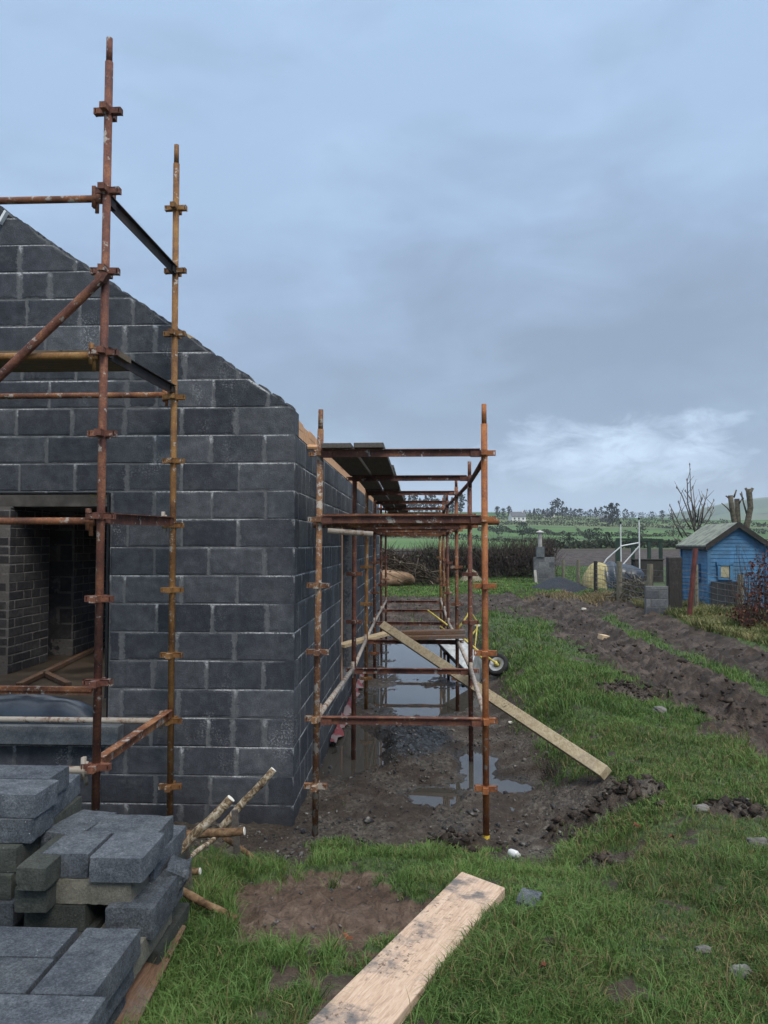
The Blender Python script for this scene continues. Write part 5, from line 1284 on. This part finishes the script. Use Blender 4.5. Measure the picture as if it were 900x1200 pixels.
# heap of cut branches on the left in front of the hedge
a = P(424, 680, 33); b = P(521, 680, 33); n = 900
u = rng.random(n)**1.3; X = a[0]-.6+(b[0]-a[0]+.6)*u; hgt = 1.95*(1-u)**.8+.1
base = np.stack([X, 33+rng.normal(0, .7, n), ground_z(X, np.full(n, 33.0), False)+hgt*rng.random(n)**.7], 1)
dr = np.stack([rng.normal(.55, .6, n), rng.normal(0, .45, n), rng.normal(-.30, .3, n)], 1); dr *= rng.uniform(.4, 1.1, (n, 1))
cc = np.where(rng.random((n, 1)) < .35, np.array((.20, .165, .12)), np.array((.075, .058, .044)))*rng.uniform(.5, 1.25, (n, 1))
tag(obj('brushwood_heap', vmesh('brushwood_heap', twigs(n, base-dr*.5, base+dr*.5, rng.uniform(.012, .04, n), cc)), M_FOL), 'heap of pale cut branches behind the tan boulder', 'branch heap')
a = P(725, 706, 24.8); b = P(762, 676, 24.8); n = 150
c0 = np.stack([rng.uniform(a[0], b[0], n), 24.9+rng.normal(0, .3, n), rng.uniform(.38, 1.05, n)], 1); dr = np.stack([rng.normal(0, .5, n), rng.normal(0, .3, n), rng.normal(0, .45, n)], 1)
tag(obj('brushwood_heap', vmesh('brushwood_heap', twigs(n, c0-dr*.5, c0+dr*.5, rng.uniform(.01, .035, n), np.where(rng.random((n, 1)) < .5, np.array((.24, .22, .18)), np.array((.10, .09, .07)))*rng.uniform(.5, 1.2, (n, 1)))), M_FOL), 'tangle of pale branches piled against the fence below the black sheet', 'branch heap')
# russet beech hedge at the right edge
n = 5200; X0 = float(P(861, 700, 17.6)[0]); bx = X0+rng.random(n)**.8*3.2; by = 17.6+rng.normal(0, .42, n); 
tp_ = 1.15+.45*np.clip((bx-X0)/1.0, 0, 1)+.30*fbm(bx*1.6, by*1.2, 3); edge = np.clip((bx-X0)/.45, .35, 1)
lz = ground_z(bx, by, False)+.06+tp_*edge*rng.random(n)**.75
cc = np.where(rng.random((n, 1)) < .7, np.array((.105, .032, .024)), np.array((.17, .075, .045)))*rng.uniform(.45, 1.35, (n, 1))
k = 420; qx = X0+.1+rng.random(k)*3.0; qy = 17.6+rng.normal(0, .3, k); q0 = np.stack([qx, qy, ground_z(qx, qy, False)], 1); q1 = q0+np.stack([rng.normal(0, .28, k), rng.normal(0, .25, k), rng.uniform(.7, 1.95, k)], 1)
bh_ = thing('beech_hedge', (X0+1.6, 17.6, gz(X0+1.6, 17.6)), 'hedge with dead russet leaves at the right edge before the blue shed', 'hedge')
obj('leaves', vmesh('leaves', leaves(np.stack([bx, by, lz], 1), rng.uniform(.022, .05, n), cc)), M_FOL, bh_); obj('twigs', vmesh('twigs', twigs(k, q0, q1, np.full(k, .009), np.array((.10, .075, .06))*rng.uniform(.6, 1.3, (k, 1)))), M_FOL, bh_)

# bare ash sapling and the lopped tree behind the shed
tb = P(815, 668, 27.0); tz = gz(tb[0], 27.0)
M_TWIG = m_simple('grey bare bark', (.11, .095, .085), (.19, .17, .15), 9, .85)
t1 = thing('bare_sapling', (tb[0], 27, tz), 'slender bare sapling with upswept knobbly shoots left of the blue shed roof', 'tree')
mb = MB(); root = (tb[0]-.05, 27, tz); fork = P(815, 625, 27)
mb.path([root, (root[0]+.05, 27.02, tz+.7), tuple(fork)], [.075, .06, .05], 8); obj('trunk', mb, M_TWIG, t1, True)
mb = MB(); rr_ = random.Random(5)
for (sx, sy_), pts in (((815, 628), [(812, 600), (809, 570), (808.3, 544)]), ((814, 622), [(806, 598), (799, 580), (793, 571)]), ((812, 612), [(806, 590), (805.5, 567), (805, 562)]), ((808, 632), [(797, 616), (789, 600), (785, 592)]), ((800, 630), [(790, 612), (786.5, 598)]),
                       ((816, 625), [(822, 600), (827, 585), (829, 574)]), ((818, 620), [(828, 602), (834, 592), (836.5, 586)]), ((815, 616), [(814, 590), (812, 571)]), ((820, 624), [(831, 608), (836, 595)]), ((810, 620), [(800, 604), (795, 588)]), ((817, 612), [(819, 596), (823, 584)]), ((803, 636), [(792, 632), (784, 624)]), ((816, 606), [(810, 585), (803, 575)]), ((822, 612), [(824, 598), (826, 590)])):
    yo = rr_.uniform(-.5, .5); P3 = [P(sx, sy_, 27)]+[P(a, b, 27+yo*(i+1)/len(pts)) for i, (a, b) in enumerate(pts)]
    mb.path(P3, [.030]+[.026-.014*(i+1)/len(pts) for i in range(len(pts))], 6)
    e = P3[-1]; mb.lathe(e, [(.005, -.05), (.022, -.02), (.02, .02), (.004, .05)], 6)
    for q in range(3):
        t = rr_.uniform(.25, .8); i = min(int(t*(len(P3)-1)), len(P3)-2); b0 = P3[i]+(P3[i+1]-P3[i])*rr_.random(); mb.path([b0, b0+np.array((rr_.uniform(-.25, .25), rr_.uniform(-.2, .2), rr_.uniform(.2, .45)))], [.011, .006], 5)
obj('branches', mb, M_TWIG, t1, True)
t2 = thing('lopped_tree', (float(P(868, 680, 26.5)[0]), 26.5, .45), 'lopped tree with three thick cut limbs rising behind the blue shed', 'tree')
M_TB = m_simple('olive brown bark', (.055, .05, .036), (.13, .115, .085), 12, .9, 1.0)
mb = MB(); Y = 26.5; tr0 = P(868, 680, Y); tr0[2] = gz(tr0[0], Y)-.05; mb.path([tr0, P(868, 650, Y), P(867, 632, Y)], [.20, .17, .18], 10); obj('trunk', mb, M_TB, t2, True)
mb = MB(); mb.path([P(866, 640, Y), P(861, 615, Y), P(857.5, 595, Y), P(856, 580.5, Y)], [.10, .085, .08, .082], 9); obj('limb', mb, M_TB, t2, True)
mb = MB(); mb.path([P(867, 640, Y+.15), P(865, 612, Y+.2), P(863.5, 584.5, Y+.2)], [.10, .085, .085], 9); obj('limb', mb, M_TB, t2, True)
mb = MB(); mb.path([P(869, 640, Y-.1), P(875.5, 615, Y-.1), P(879.5, 595, Y-.1), P(878, 579, Y-.1), P(877, 573, Y-.1)], [.11, .10, .09, .095, .09], 9)
mb.path([P(878, 580, Y-.1), P(882, 572, Y-.1)], [.05, .045], 7); mb.path([P(877, 577, Y-.1), P(873.5, 572, Y-.1)], [.05, .04], 7); obj('limb', mb, M_TB, t2, True)
mb = MB()
for pts in ([(856, 585), (850.5, 581)], [(859, 603), (852, 595), (845.5, 589.5)], [(875, 602), (871, 588), (869, 576)], [(871, 585), (867.5, 578)], [(860, 583), (863, 574)], [(866, 590), (870, 584)]):
    mb.path([P(a, b, Y) for a, b in pts], [.03-.008*i for i in range(len(pts))], 6)
obj('branches', mb, M_TB, t2, True)

# ------------------------------------------------------------------ trees, hedgerows and houses on the hillside
def hillpt(px, py, y0=122, y1=880):
    d = ray(px, py); ys = np.linspace(y0, y1, 900); t = ys/d[1]; z = CAM[2]+t*d[2]; hz = hill_z(t*d[0], ys)
    k = np.argmax(z < hz)
    if z[k] >= hz[k]: k = int(np.argmin(z-hz))
    return np.array((t[k]*d[0], ys[k], hz[k]))
def hedgerow(pa, pb, h, dpt, n, label=None, dark=1.0):
    a = hillpt(*pa); b = hillpt(*pb); L = np.linalg.norm(b[:2]-a[:2]); u = rng.random(n)
    X = a[0]+(b[0]-a[0])*u; Y = a[1]+(b[1]-a[1])*u+rng.normal(0, dpt, n)
    env = h*(.45+1.0*np.clip(.45+fbm(u*L/9+pa[0], u*0+pa[1], 3)*1.1, 0, 1.2))
    Z = hill_z(X, Y)+env*rng.random(n)**.8
    cl_ = np.clip(.5+fbm(u*L/5, Z*.5, 2)+.2*rng.standard_normal(n), 0, 1)[:, None]
    C = (np.array((.020, .030, .016))*(1-cl_)+np.array((.045, .052, .028))*cl_)*dark
    return leaves(np.stack([X, Y, Z], 1), rng.uniform(.25, .6, n)*h*.45, C)
rows = [((560, 634), (800, 640), 1.2, 1.2, 1800), ((640, 643), (790, 642), 1.5, 1.2, 2200), ((560, 622), (662, 628), 1.9, 2, 1800), ((662, 628), (830, 629), 1.6, 2, 1800), ((570, 615), (760, 618), 2.2, 2, 1700), ((760, 618), (900, 626), 2.2, 2, 900), ((690, 632), (676, 621), 1.4, 2, 400),
        ((440, 629), (560, 633), 1.6, 2, 900), ((560, 609), (800, 614), 2.6, 3, 1800), ((800, 612), (900, 618), 2.6, 3, 900), ((800, 640), (900, 636), 1.3, 2, 700)]
for i, r_ in enumerate(rows):
    tag(obj('field_hedges', vmesh('field_hedges', hedgerow(*r_)), M_FOL), kind='stuff')
def hill_tree(p, h, wd, conifer, label, group, tone=1.0):
    n = 170; t = rng.random(n)
    rad = (1-t)**.8 if conifer else np.sqrt(np.clip(1-(2*t-1)**2, 0, 1))
    ang = rng.uniform(0, 6.28, n); r = wd/2*rad*np.sqrt(rng.random(n))*(1+.3*rng.standard_normal(n))
    c = np.stack([p[0]+r*np.cos(ang), p[1]+r*np.sin(ang), p[2]+h*(.16+.84*t)], 1)
    th_ = thing('hill_tree', p, label, 'tree', group)
    obj('crown', vmesh('crown', leaves(c, rng.uniform(.05, .10, n)*h, np.array((.022, .032, .020))*tone*rng.uniform(.55, 1.5, (n, 1)))), M_FOL, th_)
    mb = MB(); mb.tube(p-np.array((0, 0, .3)), p+np.array((0, 0, h*.5)), h*.022+.05, h*.012+.03, 6); obj('trunk', mb, M_TB, th_)
rt_ = random.Random(9)
for px in (462, 467, 473, 480, 486, 492, 499, 506, 512, 521, 530, 540):
    p = hillpt(px, 603-.02*(540-px)); hill_tree(p, rt_.uniform(10, 16), rt_.uniform(5, 8), rt_.random() < .6, 'dark tree of the wood on the hilltop seen through the scaffold', 'trees of the hilltop wood')
for px in (583, 590, 597, 615, 621, 626, 631, 637, 642, 647, 659, 664, 669, 674, 680, 686, 692, 698, 704, 711, 717, 724, 733, 741, 752, 764, 776, 788):
    p = hillpt(px, 606+.018*(px-580)); hill_tree(p, rt_.uniform(4.5, 7.5), rt_.uniform(3.5, 6.5), rt_.random() < .3, 'small dark tree of the row along the far hilltop', 'trees in a row along the far hilltop')
hill_tree(hillpt(654, 608), 13, 9.5, False, 'tallest round tree in the row along the far hilltop', 'trees in a row along the far hilltop')
hill_tree(hillpt(718, 617), 12, 9, False, 'dark broad tree standing below the hilltop row, just left of the white poles', 'trees in the fields', .8)
for px, py in ((584, 628), (612, 630), (622, 631), (690, 634), (700, 635), (752, 632), (668, 642), (693, 641), (713, 642), (742, 642)):
    p = hillpt(px, py); hill_tree(p, rt_.uniform(2.5, 4.0)*p[1]/230+.6, rt_.uniform(2.5, 4)*p[1]/230+.6, False, 'round dark bush standing in a hedgerow of the green fields', 'bushes in the hedgerows')
M_WALLW = m_simple('white house render', (.58, .58, .56), (.68, .68, .66), 1, .8); M_SLATE = m_simple('slate roof', (.07, .075, .085), (.11, .115, .125), 1, .7); M_WINF = m_simple('dark window glass', (.02, .022, .026), (.03, .034, .04), 1, .2)
def farhouse(px, py, L, W_, H_, rz, label, pitch=.9, mat=None):
    p = hillpt(px, py); hs = thing('farmhouse', p, label, 'house'); M = Matrix.Rotation(rz, 3, 'Z')
    def T(v): return tuple(M @ Vector(v)+Vector(p))
    mb = MB(); pr = [(-W_/2, -.5), (W_/2, -.5), (W_/2, H_), (0, H_+W_/2*pitch), (-W_/2, H_)]
    mb.prism([T((-L/2, a, b)) for a, b in pr], M @ Vector((L, 0, 0))); obj('wall', mb, mat or M_WALLW, hs)
    for sg in (-1, 1):
        mb = MB(); mb.prism([T((-L/2-.2, sg*(W_/2+.3), H_-.3*pitch+.05)), T((-L/2-.2, 0, H_+W_/2*pitch+.05)), T((-L/2-.2, 0, H_+W_/2*pitch+.3)), T((-L/2-.2, sg*(W_/2+.3), H_-.3*pitch+.3))], M @ Vector((L+.4, 0, 0))); rf = obj('roof', mb, M_SLATE, hs)
    mb = MB(); mb.box(T((L*.38, 0, H_+W_/2*pitch+.5)), (.7, .7, 1.2), rz); obj('chimney', mb, mat or M_WALLW, rf)
    for u in (-.3, 0, .3):
        mb = MB(); mb.box(T((u*L, -W_/2-.02, H_*.55)), (.9, .08, 1.1), rz); obj('window', mb, M_WINF, hs)
farhouse(606, 611, 8.5, 5.5, 2.7, .25, 'white gabled farmhouse standing alone on the far hillside')
farhouse(709, 612, 6, 4, 2.2, -.2, 'small grey building among the trees of the far hilltop row', .7, M_CONC)
farhouse(643, 606.5, 7, 4, 2.2, .1, 'low pale house half hidden by trees on the far hilltop', .6)

k = (masks(MX_, MY_)[0] < .6) & (pudm(MX_, MY_) < .2); MX_, MY_ = MX_[k], MY_[k]
tag(obj('mud_clods', clods('mud_clods', MX_, MY_, np.minimum(rng.lognormal(-4.3, .7, len(MX_)), .05), M_CLOD), M_CLOD), kind='stuff')

# ------------------------------------------------------------------ damp air: far things fade to blue
mb = MB(); mb.box((0, 1100, 70), (3900, 2600, 220))
hz_ = bpy.data.materials.new('damp air'); hz_.use_nodes = True; t = hz_.node_tree; t.nodes.clear()
v = t.nodes.new('ShaderNodeVolumePrincipled'); v.inputs['Color'].default_value = (.80, .88, .97, 1); v.inputs['Density'].default_value = .00026; v.inputs['Anisotropy'].default_value = .0
oo = t.nodes.new('ShaderNodeOutputMaterial'); t.links.new(v.outputs[0], oo.inputs['Volume'])
hz = obj('haze', mb, hz_); tag(hz, kind='stuff')
